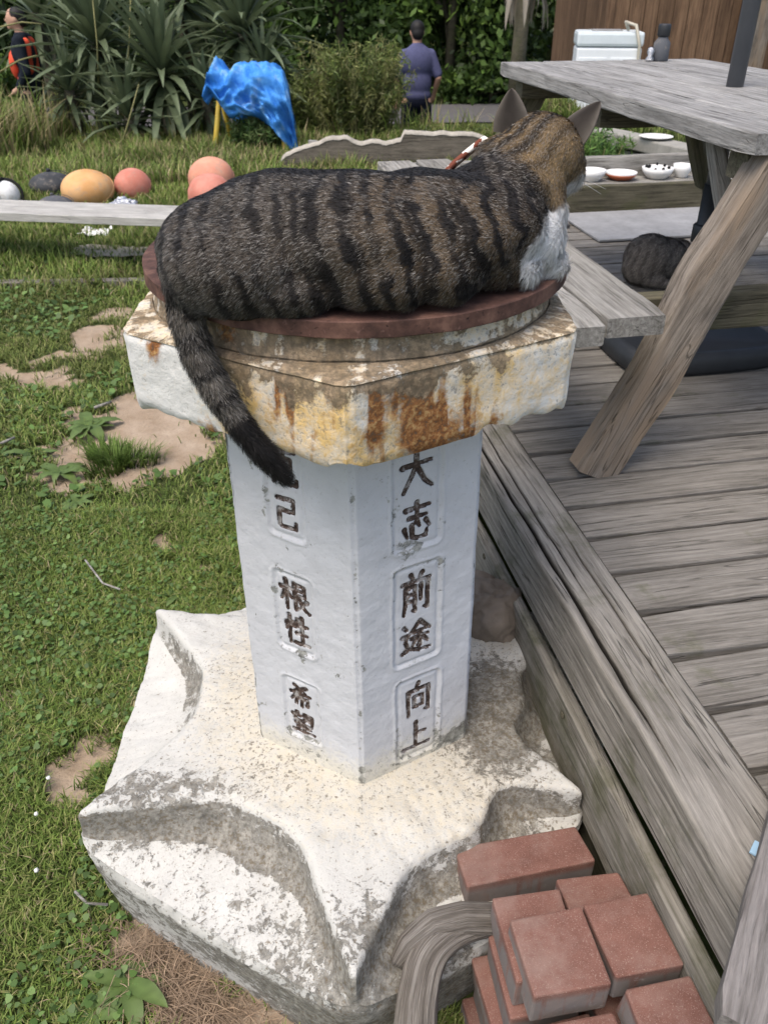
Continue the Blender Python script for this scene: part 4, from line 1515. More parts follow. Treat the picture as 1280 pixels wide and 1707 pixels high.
TAILP = np.array([Vector(a).lerp(Vector(b), k / 12) for a, b in zip(TAIL[:-1], TAIL[1:]) for k in range(12)])
TAILT = unit(np.gradient(TAILP, axis=0))
HEADC = np.array((.203, 1.182, 1.295))
BACKDIR = unit(np.array((-.62, -.72, -.10)))          # from face to nape


def cat_pattern(P, N):
    """fur colour: mackerel tabby with dark saddle line, brown head, white chest and cheek"""
    x, y, z = P[:, 0], P[:, 1], P[:, 2]
    base = np.array((.055, .045, .035))
    brown = np.array((.105, .075, .046))
    dark = np.array((.0105, .009, .0085))
    d = np.linalg.norm(P[:, None, ::1] - TAILP[None, ::3], axis=2)
    ti = d.argmin(1)
    tn = ti / (len(TAILP[::3]) - 1)
    tail = (d.min(1) < .047) & ((y < 1.01) & (x < -.10) & ((z < 1.165) | (x < -.235)))
    wob = .020 * fbm(x * 16, y * 16, z * 16, seed=501) + .010 * fbm(x * 45, y * 45, z * 45, seed=503)
    ph = (x + .30 * (z - 1.22) + wob) / .0275
    st = np.sin(2 * PI * ph)
    fade = smooth01(-.42, .10, fbm(x * 24, y * 24, z * 20, seed=507))
    stripe = smooth01(-.05, .50, st) * (.5 + .5 * fade)
    stripe *= .9 + .1 * smooth01(-.16, -.02, x)
    # a few heavier bars behind the ribs and at the shoulder
    for xb, wdt in ((-.055, .011), (-.015, .008), (.052, .008), (.105, .013)):
        stripe = np.maximum(stripe, .95 * np.exp(-((x + .30 * (z - 1.22) + 1.1 * wob - xb) / wdt) ** 2) * (.5 + .5 * fade))
    spine = smooth01(.55, .90, N[:, 2]) * smooth01(1.005, 1.06, y) * (x < .13)
    spine = np.maximum(spine, smooth01(.055, .030, np.abs(y - 1.075 + .02 * fbm(x * 20, y * 20, z * 20, seed=509))) * smooth01(1.262, 1.280, z + .10 * smooth01(-.10, -.24, x)) * (x < .11))
    c = base[None] * (1 - smooth01(-.12, .06, x)[:, None]) + brown[None] * .92 * smooth01(-.12, .06, x)[:, None]
    c = c * (1 + .35 * fbm(x * 30, y * 30, z * 30, seed=511)[:, None])
    k = np.clip(np.maximum(stripe, spine), 0, 1)[:, None]
    c = c * (1 - k) + dark * k
    # rump is darker along the outline
    k = (smooth01(-.235, -.275, x) * .75)[:, None]
    c = c * (1 - k) + dark * k
    # tail rings and black tip
    s = ti * 3 / 12. * .05
    ring = smooth01(.0, .5, np.sin(2 * PI * (ti * 3) / 10. + .8)) * .85 + smooth01(.62, .78, tn)
    tc = np.array((.10, .088, .073))[None] * (1 - np.clip(ring, 0, 1)[:, None]) + dark * np.clip(ring, 0, 1)[:, None]
    c = np.where(tail[:, None], tc, c)
    # head: warm brown with dark bands running from brow to nape
    head = smooth01(.092, .070, np.linalg.norm((P - HEADC - np.array((0, -.012, -.012))) * np.array((1, .9, .9)), axis=1)) * smooth01(1.215, 1.245, z) * smooth01(.11, .15, x)
    sidev = unit(np.cross(BACKDIR, (0, 0, 1)))
    lat = (P - HEADC) @ sidev
    warm = np.array((.27, .185, .095))
    hc = warm[None] * (1 + .25 * fbm(x * 40, y * 40, z * 40, seed=521)[:, None])
    la = lat + .006 * fbm(x * 25, y * 25, z * 25, seed=523)
    band = np.exp(-((la - .002) / .0075) ** 2) + .95 * np.exp(-((la - .022) / .006) ** 2) + .9 * np.exp(-((la + .019) / .0085) ** 2) + .6 * np.exp(-((la + .042) / .006) ** 2)
    band = np.clip(band * 1.15, 0, 1) * .92
    hc = hc * (1 - band[:, None]) + dark * 1.3 * band[:, None]
    c = c * (1 - head[:, None]) + hc * head[:, None]
    nape = smooth01(.095, .06, np.linalg.norm(P - np.array((.145, 1.08, 1.262)), axis=1)) * (1 - head) * .78
    c = c * (1 - nape[:, None]) + dark * 1.6 * nape[:, None]
    # white bib and cheek
    e = .010 * fbm(x * 40, y * 40, z * 40, seed=531)
    bib = np.maximum.reduce([
        .046 - np.linalg.norm((P - np.array(aty(902, 418, 1.075))) * np.array((1.05, .5, .95)), axis=1),
        .024 - np.linalg.norm((P - np.array(aty(928, 375, 1.11))) * np.array((1, .5, .8)), axis=1),
        .022 - np.linalg.norm((P - np.array(aty(950, 322, 1.18))) * np.array((1, .55, .62)), axis=1),
        .016 - np.linalg.norm((P - np.array(aty(862, 386, 1.06))) * np.array((.65, .5, 1.4)), axis=1)]) + .8 * e
    k = smooth01(-.004, .005, bib)[:, None]
    c = c * (1 - k) + np.array((.86, .85, .83)) * k
    return np.clip(c, .004, .9), k[:, 0], head, tail, ti


def cat_flow(P, N, tail, ti, head):
    n = len(P)
    f = np.tile(np.array((-1., -.12, -.28)), (n, 1))
    f = f + .30 * np.stack([fbm(P[:, 0] * 14, P[:, 1] * 14, P[:, 2] * 14, seed=541 + k) for k in range(3)], -1)
    haun = np.exp(-((P[:, 0] + .16) / .07) ** 2)[:, None]
    f = f + haun * np.array((-.2, -.1, -.5))
    hf = BACKDIR + np.array((0, 0, -.5))
    f = f * (1 - head[:, None]) + hf * head[:, None]
    tt_ = TAILT[::3][ti]
    f = np.where(tail[:, None], tt_, f)
    return f


Vb = verts_of(body)
cb, _, _, _, _ = cat_pattern(Vb, normals_of(body))
set_col(body, cb * .6)
cat = thing('tabby_cat', 'brown tabby cat with white chest lying on the rusty disc, looking away', 'cat', (-.04, 1.08, CZ))
link('body', body, M['cat_skin'], cat, Matrix())
rs = np.random.default_rng(21)
view = np.array((0, 0, 1.5))


def seen(c_, n_):
    return .15 + .85 * (np.sum((view - c_) * n_, 1) > -.02)


P, N = sample_mesh(body, 210000, rs, seen)
ok = ~((N[:, 2] < -.75) & (P[:, 2] < CZ + .01))
P, N = P[ok], N[ok]
c, wh, head, tail, ti = cat_pattern(P, N)
fl = cat_flow(P, N, tail, ti, head)
n = len(P)
length = .0078 + .003 * rs.random(n)
length = np.where(head > .5, .0075 + .003 * rs.random(n), length)
length = np.where(tail, .011 + .004 * rs.random(n), length)
length = np.where(wh > .5, .013 + .006 * rs.random(n), length)
lift = .16 + .16 * rs.random(n) + .18 * (P[:, 2] < CZ + .03)
rnd = rs.random(n)
lum = np.exp(rs.normal(0, .32, n))[:, None]
tick = ((rnd > .80) & (wh < .5) & (c.max(1) > .02))[:, None]
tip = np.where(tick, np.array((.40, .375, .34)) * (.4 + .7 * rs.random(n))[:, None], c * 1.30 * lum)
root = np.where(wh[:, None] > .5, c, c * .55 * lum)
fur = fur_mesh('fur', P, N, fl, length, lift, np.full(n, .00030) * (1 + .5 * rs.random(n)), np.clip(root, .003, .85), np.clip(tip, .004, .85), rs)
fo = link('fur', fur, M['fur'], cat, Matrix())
fo['kind'] = 'stuff'


# ears: cupped triangles with thickness, seen from behind
def ear(base, up, fwd, w, h, name='ear'):
    base, up, fwd = Vector(base), Vector(up).normalized(), Vector(fwd)
    fwd = (fwd - up * fwd.dot(up)).normalized()
    side = up.cross(fwd)
    V, F, C = [], [], []
    nu, nv = 14, 16
    for lay in (0, 1):
        for j in range(nv + 1):
            s = j / nv
            half = w * .5 * (1 - s) ** .62 * (1 + .22 * math.sin(PI * s)) + .0006
            for i in range(nu + 1):
                a = (i / nu - .5) * 2
                bulge = -.011 * (1 - a * a) * (1 - s) ** .7 + .006 * s * s
                p = base + side * (a * half) + up * (h * s) + fwd * (bulge + lay * .0022)
                V.append(tuple(p))
                if lay == 0:
                    edge_ = abs(a) ** 3
                    cc = (np.array((.036, .031, .027)) * (1 - .4 * s) * (1 - edge_) + np.array((.12, .105, .088)) * edge_) * (1 + .10 * float(vnoise(i * .7, j * .6, seed=9)))
                else:
                    cc = np.array((.20, .15, .13)) * (.8 + .2 * s)
                C.append(cc)
    m = nu + 1
    K = m * (nv + 1)
    for lay in (0, 1):
        for j in range(nv):
            for i in range(nu):
                a = lay * K + j * m + i
                q = (a, a + 1, a + 1 + m, a + m)
                F.append(q if lay == 0 else q[::-1])
    for j in range(nv):
        for i in (0, nu):
            a = j * m + i
            q = (a, a + m, a + m + K, a + K)
            F.append(q if i == nu else q[::-1])
    me = bpy.data.meshes.new(name)
    me.from_pydata(V, [], F)
    me.update()
    me.polygons.foreach_set('use_smooth', np.ones(len(me.polygons), bool))
    set_col(me, np.array(C))
    eo = link(name, me, M['cat_skin'], cat, Matrix())
    me.set_sharp_from_angle(angle=math.radians(60))
    return eo


ear((.166, 1.180, 1.330), (-.10, .02, 1), (.35, .93, 0), .046, .049)
ear((.243, 1.178, 1.322), (.62, .12, .85), (.80, .60, 0), .046, .056)

# collar: a patterned band showing along the nape
g = G('patterned_collar')
v = g.obj(False)
f_ = g.noise(v, 95., 2, .5)
M['collar'] = g.fin(g.ramp(f_, [(.44, (.16, .05, .03)), (.5, (.75, .70, .62))], 'CONSTANT'), .8, None, .2)
Vc, Fc = [], []
lp_ = [np.array(aty(*q)) for q in ((744, 288, 1.150), (760, 272, 1.165), (778, 257, 1.172), (795, 243, 1.176), (806, 234, 1.178))]
lp_ += [np.array((.185, 1.165, 1.285)), np.array((.19, 1.13, 1.25)), np.array((.16, 1.115, 1.24)), np.array((.125, 1.125, 1.25))]
lp_ = [lp_[i] * (1 - s) + lp_[(i + 1) % len(lp_)] * s for i in range(len(lp_)) for s in (0, .25, .5, .75)]
nk = len(lp_)
cen_ = np.mean(lp_, axis=0)
for k in range(nk):
    t_ = unit(lp_[(k + 1) % nk] - lp_[k - 1])
    o_ = unit(lp_[k] - cen_)
    a_ = unit(np.cross(t_, o_))
    for (dr_, da_) in ((-.002, -.006), (.004, -.005), (.004, .005), (-.002, .006)):
        Vc.append(tuple(lp_[k] + o_ * dr_ + a_ * da_))
for k in range(nk):
    for j in range(4):
        Fc.append((k * 4 + j, k * 4 + (j + 1) % 4, ((k + 1) % nk) * 4 + (j + 1) % 4, ((k + 1) % nk) * 4 + j))
mb = MB()
mb.add(Vc, Fc)
link('collar', mb.mesh('collar', True), M['collar'], cat, Matrix())

# whiskers on the far cheek
for k, (dx, dy, dz, bend) in enumerate(((.052, .010, .006, -.004), (.054, .004, -.004, -.006), (.050, .0, -.012, -.006), (.044, -.004, -.018, -.004), (.060, .012, .0, .012))):
    b0 = Vector((.258, 1.212, 1.273 - .002 * k))
    pts = [b0 + Vector((dx, dy, dz)) * (s / 6) + Vector((0, 0, bend * (s / 6) ** 2)) for s in range(7)]
    link('whisker', MB().tube(pts, [.00032 - .00004 * s for s in range(7)], 5).mesh('whisker'), M['whisker'], cat, Matrix())

# ---------------------------------------------------------------- the grey cat on the deck
c2p = DK(1.56, 2.86, DZ)
c2 = [('e', (0, 0, .085), (.095, .10, .085)), ('e', (.05, .02, .075), (.10, .10, .078)), ('e', (-.03, -.03, .06), (.075, .07, .062)), ('e', (.12, .07, .075), (.065, .06, .06)), ('e', (.16, .11, .06), (.045, .045, .042)),
      ('c', (-.02, -.08, .03), (.06, -.10, .022), .022, .018)]
b2 = blob(c2, .007, 6, 'cat_body')
V = verts_of(b2)
V[:, 2] = np.maximum(V[:, 2], .003)
set_verts(b2, V)


def pat2(P):
    st = np.sin(2 * PI * ((P[:, 0] * .8 - P[:, 1] * .5) + .03 * fbm(P[:, 0] * 12, P[:, 1] * 12, P[:, 2] * 12, seed=601)) / .032)
    k = (smooth01(.0, .8, st) * .7)[:, None]
    return np.array((.26, .225, .19))[None] * (1 - k) + np.array((.12, .10, .085)) * k


set_col(b2, pat2(verts_of(b2)) * .7)
M2 = Matrix.Translation(c2p + Vector((0, 0, .001)))
cat2 = thing('grey_cat', 'grey-brown striped cat curled on the deck behind the table leg', 'cat', c2p)
link('body', b2, M['cat_skin'], cat2, M2)
P, N = sample_mesh(b2, 26000, rs)
cc = pat2(P)
n = len(P)
lum = np.exp(rs.normal(0, .3, n))[:, None]
fm = fur_mesh('fur', P, N, np.tile(np.array((-.6, -.5, -.5)), (n, 1)), .016 + .006 * rs.random(n), .2 + .2 * rs.random(n), np.full(n, .0008), cc * .6 * lum, np.clip(cc * 1.35 * lum, 0, .8), rs)
f2 = link('fur', fm, M['fur'], cat2, M2)
f2['kind'] = 'stuff'
# ---------------------------------------------------------------- objects on the lawn
# long bleached plank on low trestles
pk = thing('plank_bench', 'long pale bleached plank on low supports across the lawn', 'plank bench', (-2.2, 5.3, 0))
pA, pB = Vector((-4.6, 5.60, .30)), Vector((-.30, 4.955, .30))
board('plank', pA, pB, .33, .045, M['pale_plank'], pk, nseg=40, jit=.002)
for s in (.02, .80, .95):
    p = pA.lerp(pB, s)
    board('support', (p.x, p.y, -.02), (p.x, p.y, .278), .10, .10, M['damp'], pk, up=(1, 0, 0), nseg=4)
# half-buried edging timber
p0, p1 = atz(-20, 480, -.015), atz(330, 474, -.015)
tag(board('edging_timber', p0, p1, .06, .08, M['deck'], None, nseg=20), 'low grey edging timber half buried in grass beyond the pillar', 'timber')


def ellipsoid(r, seg=28, rings=18, sd=0, amp=.015):
    V, F = [], []
    for i in range(rings + 1):
        th_ = PI * i / rings
        for k in range(seg):
            a = 2 * PI * k / seg
            V.append((r[0] * math.sin(th_) * math.cos(a), r[1] * math.sin(th_) * math.sin(a), r[2] * math.cos(th_)))
    for i in range(rings):
        for k in range(seg):
            a, b = i * seg + k, i * seg + (k + 1) % seg
            F.append((a, a + seg, b + seg, b))
    V = np.array(V)
    V *= (1 + amp * fbm(V[:, 0] * 9, V[:, 1] * 9, V[:, 2] * 9, seed=sd))[:, None]
    me = bpy.data.meshes.new('buoy')
    me.from_pydata([tuple(v) for v in V], [], F)
    me.update()
    me.validate()
    me.polygons.foreach_set('use_smooth', np.ones(len(me.polygons), bool))
    return me


BG = 'old fishing floats lying in the grass'


def buoy(px, py, wpx, hpx, Yd, mat, label, lug=True, depth=None):
    """px,py: middle in the photograph; sizes in photo pixels at distance Yd"""
    c = aty(px, py, Yd)
    d = Yd * _c + (CAM_H - c.z) * _s
    rx, rz = wpx / 2 * d / 1380, hpx / 2 * d / 1380
    g0 = gz1(c.x, c.y)
    t = thing('buoy', label, 'buoy', (c.x, c.y, g0), BG)
    Mx = Matrix.Translation((c.x, c.y, g0 + rz * .72))
    link('float', ellipsoid((rx, depth or rx, rz), sd=int(px)), mat, t, Mx)
    mb = MB().tube([(rx * .98, 0, 0), (rx * 1.06, 0, .0)], rx * .10, 10)
    link('lug', mb.mesh('lug', True), mat, t, Mx @ Matrix.Rotation(1.57 + .5 * math.sin(px), 4, 'Z') @ Matrix.Rotation(-.5, 4, 'Y'))
    mb = MB().tube([(rx * .985 * math.cos(a) , rx * .985 * math.sin(a) * 1.0, 0) for a in np.linspace(0, 2 * PI, 33)], rx * .014, 6, cap=False)
    link('seam', mb.mesh('seam', True), mat, t, Mx @ Matrix.Rotation(.5, 4, 'X') @ Matrix.Rotation(px * .05, 4, 'Z') @ Matrix.Diagonal((1.012, 1.012, 1, 1)))
    return t


buoy(145, 307, 86, 62, 6.75, M['buoy_orange'], 'faded orange round buoy left of the small pink one')
buoy(222, 310, 60, 54, 6.95, M['buoy_pink'], 'small pink buoy between the orange one and the pair')
buoy(350, 315, 74, 64, 6.65, M['buoy_pink'], 'front pink buoy of the touching pair behind the plank')
buoy(353, 300, 76, 66, 7.15, M['buoy_peach'], 'rear peach buoy of the touching pair behind the plank')
buoy(8, 313, 44, 46, 6.7, M['buoy_white'], 'white buoy wound with black rope by the photo left edge')
buoy(84, 298, 72, 40, 7.1, M['buoy_black'], 'black flattened buoy behind the slate grey one')
buoy(90, 328, 62, 36, 6.4, M['buoy_grey'], 'slate grey buoy just behind the plank')
buoy(28, 254, 54, 26, 8.9, M['buoy_grey'], 'dark grey buoy farthest back in the grass')
w_ = [o for o in bpy.data.objects if 'wound with black rope' in o.get('label', '')][0]
fl_ = [o for o in w_.children if o.name.startswith('float')][0]
Mw = W[fl_.name]
for k, (rz_, tl) in enumerate(((.3, 1.2), (1.4, 1.45))):
    mb = MB().tube([(.118 * math.cos(a), .118 * math.sin(a), 0) for a in np.linspace(0, 2 * PI, 37)], .012, 7, cap=False)
    link('rope', mb.mesh('rope', True), M['rope'], w_, Mw @ Matrix.Rotation(rz_, 4, 'Z') @ Matrix.Rotation(tl, 4, 'X'))
# foil, paper, flat stone
fo_ = ellipsoid((.105, .09, .075), 30, 20, 5, .0)
V = verts_of(fo_)
V *= (1 + .35 * np.round(fbm(V[:, 0] * 30, V[:, 1] * 30, V[:, 2] * 30, seed=9) * 5)[:, None] / 5)
set_verts(fo_, V)
fo_.polygons.foreach_set('use_smooth', np.zeros(len(fo_.polygons), bool))
c = aty(207, 335, 6.3)
tag(link('foil_ball', fo_, M['foil'], None, Matrix.Translation((c.x, c.y, gz1(c.x, c.y) + .07))), 'crumpled silver foil ball below the small pink buoy', 'foil ball')


def sheet(name, px, py, w, h, mat, label, cat, sd, hgt=.05, n=14):
    c = atz(px, py)
    V, F = [], []
    for j in range(n + 1):
        for i in range(n + 1):
            x, y = (i / n - .5) * w, (j / n - .5) * h
            z = .02 + hgt * abs(float(fbm(x * 9 + sd, y * 9, seed=sd)))
            e = .12 * float(fbm(i * .5, j * .5, seed=sd + 1))
            V.append((x * (1 + e), y * (1 + e), z))
    for j in range(n):
        for i in range(n):
            a = j * (n + 1) + i
            F.append((a, a + 1, a + n + 2, a + n + 1))
    K = len(V)
    V += [(x, y, z - .004) for x, y, z in V]
    F += [tuple(i + K for i in f[::-1]) for f in F]
    rim = [i for i in range(n + 1)] + [(j + 1) * (n + 1) + n for j in range(n)] + [n * (n + 1) + i for i in range(n - 1, -1, -1)] + [j * (n + 1) for j in range(n - 1, 0, -1)]
    F += [(rim[(i + 1) % len(rim)], rim[i], rim[i] + K, rim[(i + 1) % len(rim)] + K) for i in range(len(rim))]
    mb = MB()
    mb.add(V, F)
    return tag(link(name, mb.mesh(name), mat, None, Matrix.Translation((c.x, c.y, gz1(c.x, c.y)))), label, cat)


sheet('paper_scrap', 162, 393, .19, .16, M['paper'], 'crumpled white paper scrap in grass below the plank', 'paper', 3)
sheet('flat_stone', 205, 424, .62, .22, M['yellow_fender'], 'pale flat stone slab lying in the grass', 'stone', 8, .03)

# rustic live-edge slab bench behind the cat
sl = thing('live_edge_slab', 'weathered wooden slab with pale wavy bark edge standing on the lawn', 'wooden slab', (0, 8.0, 0))
n_ = 60
x0, x1 = aty(466, 260, 8.0).x, aty(822, 240, 8.0).x
V, F, Vb_, Fb_ = [], [], [], []
pr_ = [(466, 272), (474, 257), (500, 246), (530, 237), (555, 228), (580, 229), (600, 238), (625, 234), (640, 238), (668, 232), (670, 219), (700, 222), (740, 221), (790, 223), (822, 236)]
for i in range(n_ + 1):
    s = i / n_
    px = 466 + 356 * s
    py = np.interp(px, [a for a, _ in pr_], [b for _, b in pr_])
    p = aty(px, py, 8.0)
    top_ = p.z + .012 * float(fbm(i * .7, 1.1, seed=41))
    for y in (-.03, .03):
        for z in (-.02, -.02 + (top_ + .02) * .5, top_ - .02, top_):
            V.append((p.x, 8.0 + y + .004 * float(fbm(i * .8, z * 9, seed=43)), z))
    Vb_ += [(p.x, 8 - .036, top_ - .016), (p.x, 8 - .030, top_ + .012), (p.x, 8 + .03, top_ + .012), (p.x, 8 + .036, top_ - .016)]
for i in range(n_):
    a = i * 8
    for j in range(3):
        F += [(a + j, a + 8 + j, a + 9 + j, a + 1 + j), (a + 4 + j, a + 5 + j, a + 13 + j, a + 12 + j)]
    F += [(a + 3, a + 11, a + 15, a + 7), (a, a + 4, a + 12, a + 8)]
    for j in range(3):
        Fb_.append((i * 4 + j, i * 4 + 4 + j, i * 4 + 5 + j, i * 4 + 1 + j))
F += [(0, 1, 5, 4), (1, 2, 6, 5), (2, 3, 7, 6)]
e_ = n_ * 8
F += [(e_, e_ + 4, e_ + 5, e_ + 1), (e_ + 1, e_ + 5, e_ + 6, e_ + 2), (e_ + 2, e_ + 6, e_ + 7, e_ + 3)]
mb = MB(); mb.add(V, F)
sb = link('slab', mb.mesh('slab', True), M['slab'], sl, Matrix())
mb = MB(); mb.add(Vb_, Fb_)
link('bark_edge', mb.mesh('bark_edge', True), M['bark'], sb, Matrix())
for x_ in (x0 + .3, x1 - .3):
    board('post', (x_, 8.06, -.05), (x_, 8.06, .26), .08, .05, M['pale_plank'], sl, up=(0, 1, 0), nseg=5)

# blue tarpaulin over a yellow frame
tp = thing('trestle', 'yellow steel trestle standing under the blue tarpaulin', 'trestle', (-1.3, 8.9, 0))
L0, L1 = aty(364, 240, 8.9), aty(478, 240, 8.9)
for (xa, xb, yy) in ((L0.x - .03, L0.x + .06, 8.75), (L0.x + .10, L0.x + .04, 9.25), (L1.x, L1.x - .05, 8.75), (L1.x + .02, L1.x - .05, 9.25)):
    link('leg', MB().tube([(xa, yy, -.03), (xb, 9.0, .60)], .026, 10).mesh('leg', True), M['yellow_paint'], tp, Matrix())
link('top_bar', MB().tube([(L0.x - .05, 9.0, .61), (L1.x, 9.0, .61)], .03, 10).mesh('top_bar', True), M['yellow_paint'], tp, Matrix())
rb = MB().lathe([(.10, 0), (.13, .02), (.14, .18), (.15, .2), (.13, .2), (.12, .05)], 20)
tag(link('plastic_tub', rb.mesh('plastic_tub', True), M['red_plastic'], None, Matrix.Translation((L1.x - .22, 8.98, 0.0))), 'dark red plastic tub half hidden under the blue tarpaulin', 'tub')


def tarp():
    nu, nv = 70, 70
    V = []
    xa, xb = aty(350, 150, 9.0).x, aty(496, 150, 9.0).x
    for j in range(nv + 1):
        t_ = j / nv                                    # back hem -> ridge -> front hem
        for i in range(nu + 1):
            s = i / nu
            drop_f = .24 + .47 * s + .03 * math.sin(9 * s)
            drop_b = .45
            ridge = .80 - .09 * math.exp(-((s - .22) / .09) ** 2) + .05 * math.exp(-((s - .03) / .08) ** 2) - .07 * smooth01(.7, 1., s)
            ridge = float(ridge)
            if t_ < .3:
                q = 1 - t_ / .3
                y = 9.12 + .16 * q
                z = ridge - .02 - drop_b * q ** 1.1
            elif t_ < .55:
                q = (t_ - .3) / .25
                y = 9.12 - .36 * q
                z = ridge - .02 * (1 - q) - .10 * q ** 1.5 + .03 * math.sin(q * PI)
            else:
                q = (t_ - .55) / .45
                y = 8.76 - .07 * math.sin(q * PI * .5) + .10 * q * q
                z = ridge - .10 - (drop_f - .10) * q
            x = xa + (xb - xa) * (.02 + .96 * s) + .04 * math.sin(t_ * 6 + s * 3)
            fo1 = float(fbm(s * 4.5, t_ * 3.2, seed=701)) * .08 + (.35 - abs(float(vnoise(s * 7 + t_ * 5, t_ * 5 - s * 2, seed=703)))) * .11 + (.35 - abs(float(vnoise(s * 15 - t_ * 9, t_ * 11, seed=705)))) * .05
            hang = float(smooth01(.5, .9, t_))
            y -= fo1 * (.5 + hang * .8) + hang * .05 * math.sin(s * 16 + 2 * t_)
            z += fo1 * .55
            if s > .90:
                z -= (s - .90) * 1.5
                x -= (s - .90) * .35
            if s < .06:
                z -= (.06 - s) * 2.0
            V.append((x, y, z))
    ii = np.arange((nu + 1) * (nv + 1)).reshape(nv + 1, nu + 1)
    F = np.stack([ii[:-1, :-1], ii[:-1, 1:], ii[1:, 1:], ii[1:, :-1]], -1).reshape(-1, 4)
    me = mesh_np('tarpaulin', V, F, True)
    g = G('blue_tarpaulin')
    v = g.obj(False)
    n = g.noise(v, 5., 5, .65)
    c = g.ramp(n, [(.35, (.02, .15, .50)), (.55, (.07, .27, .64)), (.72, (.30, .50, .74))])
    wv = g.noise(g.scale(v, (160, 160, 160)), 1., 2, .5)
    m_ = g.fin(c, .72, g.bump(g.m_('ADD', g.m_('MULTIPLY', wv, .2), g.noise(v, 26., 4, .6)), .5, .02), .15)
    o = tag(link('blue_tarpaulin', me, m_), 'crumpled bright blue tarpaulin draped over the yellow trestle', 'tarpaulin')
    sm = o.modifiers.new('thick', 'SOLIDIFY')
    sm.thickness = .004
    return o


tarp()

# ---------------------------------------------------------------- right background: wall, washing machine, cabin
wl = thing('block_wall', 'low grey concrete block wall behind the deck', 'wall', (1.9, 6.8, 0))
wa, wb_ = Vector((1.72, 7.2, 0)), Vector((3.4, 4.03, 0))
wd = (wb_ - wa).normalized()
wl_len = (wb_ - wa).length
up_ = Vector((0, 0, 1))
_bk = MB().box((0, 0, 0), (.39, .12, .19)).mesh('block', bevel=.006)
_bk.materials.append(M['concrete'])
rotw = math.atan2(wd.y, wd.x)
for r_ in range(2):
    k = 0
    while k * .4 + .2 * (r_ % 2) + .2 < wl_len:
        c = wa + wd * (k * .4 + .2 + .2 * (r_ % 2)) + Vector((0, 0, .10 + .2 * r_ - .02))
        link('block', _bk, None, wl, Matrix.Translation(c) @ Matrix.Rotation(rotw, 4, 'Z'))
        k += 1
board('coping', wa + Vector((0, 0, .44)), wb_ + Vector((0, 0, .44)), .19, .09, M['concrete'], wl, nseg=20, r=.01)
q = atz(1085, 206, .495)
pl_ = MB().lathe([(.06, 0), (.07, .004), (.12, .018), (.125, .022), (.118, .022), (.07, .010), (.003, .009)], 28)
tag(link('plate', pl_.mesh('plate', True), M['white_china'], None, Matrix.Translation((wa + wd * .62) + Vector((0, 0, .486)))), 'white plate lying on the concrete wall behind the table', 'plate')

bx = aty(1002, 185, 8.4)
wm = thing('washing_machine', 'old white enamel machine with cloudy lid beside the cabin', 'washing machine', (bx.x, 8.4, gz1(bx.x, 8.4)))
zb = gz1(bx.x, 8.4) - .01
Mw = Matrix.Translation((bx.x, 8.5, zb)) @ Matrix.Rotation(-.12, 4, 'Z')
link('cabinet', MB().box((0, 0, .265), (.56, .40, .53)).mesh('cabinet', bevel=.02), M['enamel'], wm, Mw)
link('lid', MB().box((0, 0, .592), (.575, .415, .115)).mesh('lid', bevel=.025), M['clear_lid'], wm, Mw)
for x_ in (-.135, .14):
    link('panel', MB().box((x_, -.203, .30), (.24, .008, .30)).mesh('panel', bevel=.003), M['enamel'], wm, Mw)
link('lid_plate', MB().box((-.02, 0, .652), (.26, .2, .012)).mesh('lid_plate', bevel=.004), M['mat'], wm, Mw)
hp = [(.16, -.06, .66), (.12, -.12, .72), (.20, -.215, .70), (.25, -.225, .55), (.26, -.225, .30), (.265, -.225, .02)]
link('hose', MB().tube([Mw @ Vector(p) for p in hp], .014, 8).mesh('hose', True), M['hose'], wm, Matrix())

cb_x = 2.13
cabin = thing('cabin', 'brown vertical board cabin wall beyond the table', 'cabin', (3.6, 9.1, .4))
k = 0
x = cb_x
while x < 6.4:
    w = random.choice((.125, .135, .145))
    M_, L_ = frame((x + w / 2, 9.0 + random.uniform(-.006, .006), .40), (x + w / 2, 9.0, 3.2), up=(0, 1, 0))
    _bseed[0] += 1
    link('wall_board', board_mesh(L_, w - .006, .022, _bseed[0], .001, .002, 6), M['cabin'], cabin, M_)
    x += w
board('corner_post', (cb_x - .03, 9.0, .35), (cb_x - .03, 9.0, 3.2), .06, .07, M['cabin'], cabin, up=(0, 1, 0), nseg=6)
_xr = aty(1262, 50, 8.85).x
board('frame_post', (_xr, 8.86, .40), (_xr, 8.86, 3.2), .20, .10, M['leg'], cabin, up=(0, 1, 0), nseg=8)
_xp = aty(1238, 50, 8.9).x
link('downpipe', MB().tube([(_xp, 8.92, .4), (_xp, 8.92, 3.2)], .05, 12).mesh('downpipe', True), M['grey_pole'], cabin, Matrix())
M_ = frame((cb_x - .06, 9.0, 3.2), (6.4, 9.0, 3.2))[0]
board('eaves', (cb_x - .25, 8.85, 3.25), (6.5, 8.85, 3.25), .6, .06, M['cabin'], cabin, nseg=12)
for (a_, b_) in (((cb_x, 9.02), (cb_x, 12.)),):
    y = a_[1] + .08
    while y < b_[1]:
        _bseed[0] += 1
        M_, L_ = frame((cb_x, y, .35), (cb_x, y, 3.2), up=(1, 0, 0))
        link('wall_board', board_mesh(L_, .135, .022, _bseed[0], .001, .002, 5), M['cabin'], cabin, M_)
        y += .14
board('eaves', (cb_x - .15, 9.0, 3.30), (cb_x - .15, 12.2, 3.30), .5, .06, M['cabin'], cabin, nseg=12)

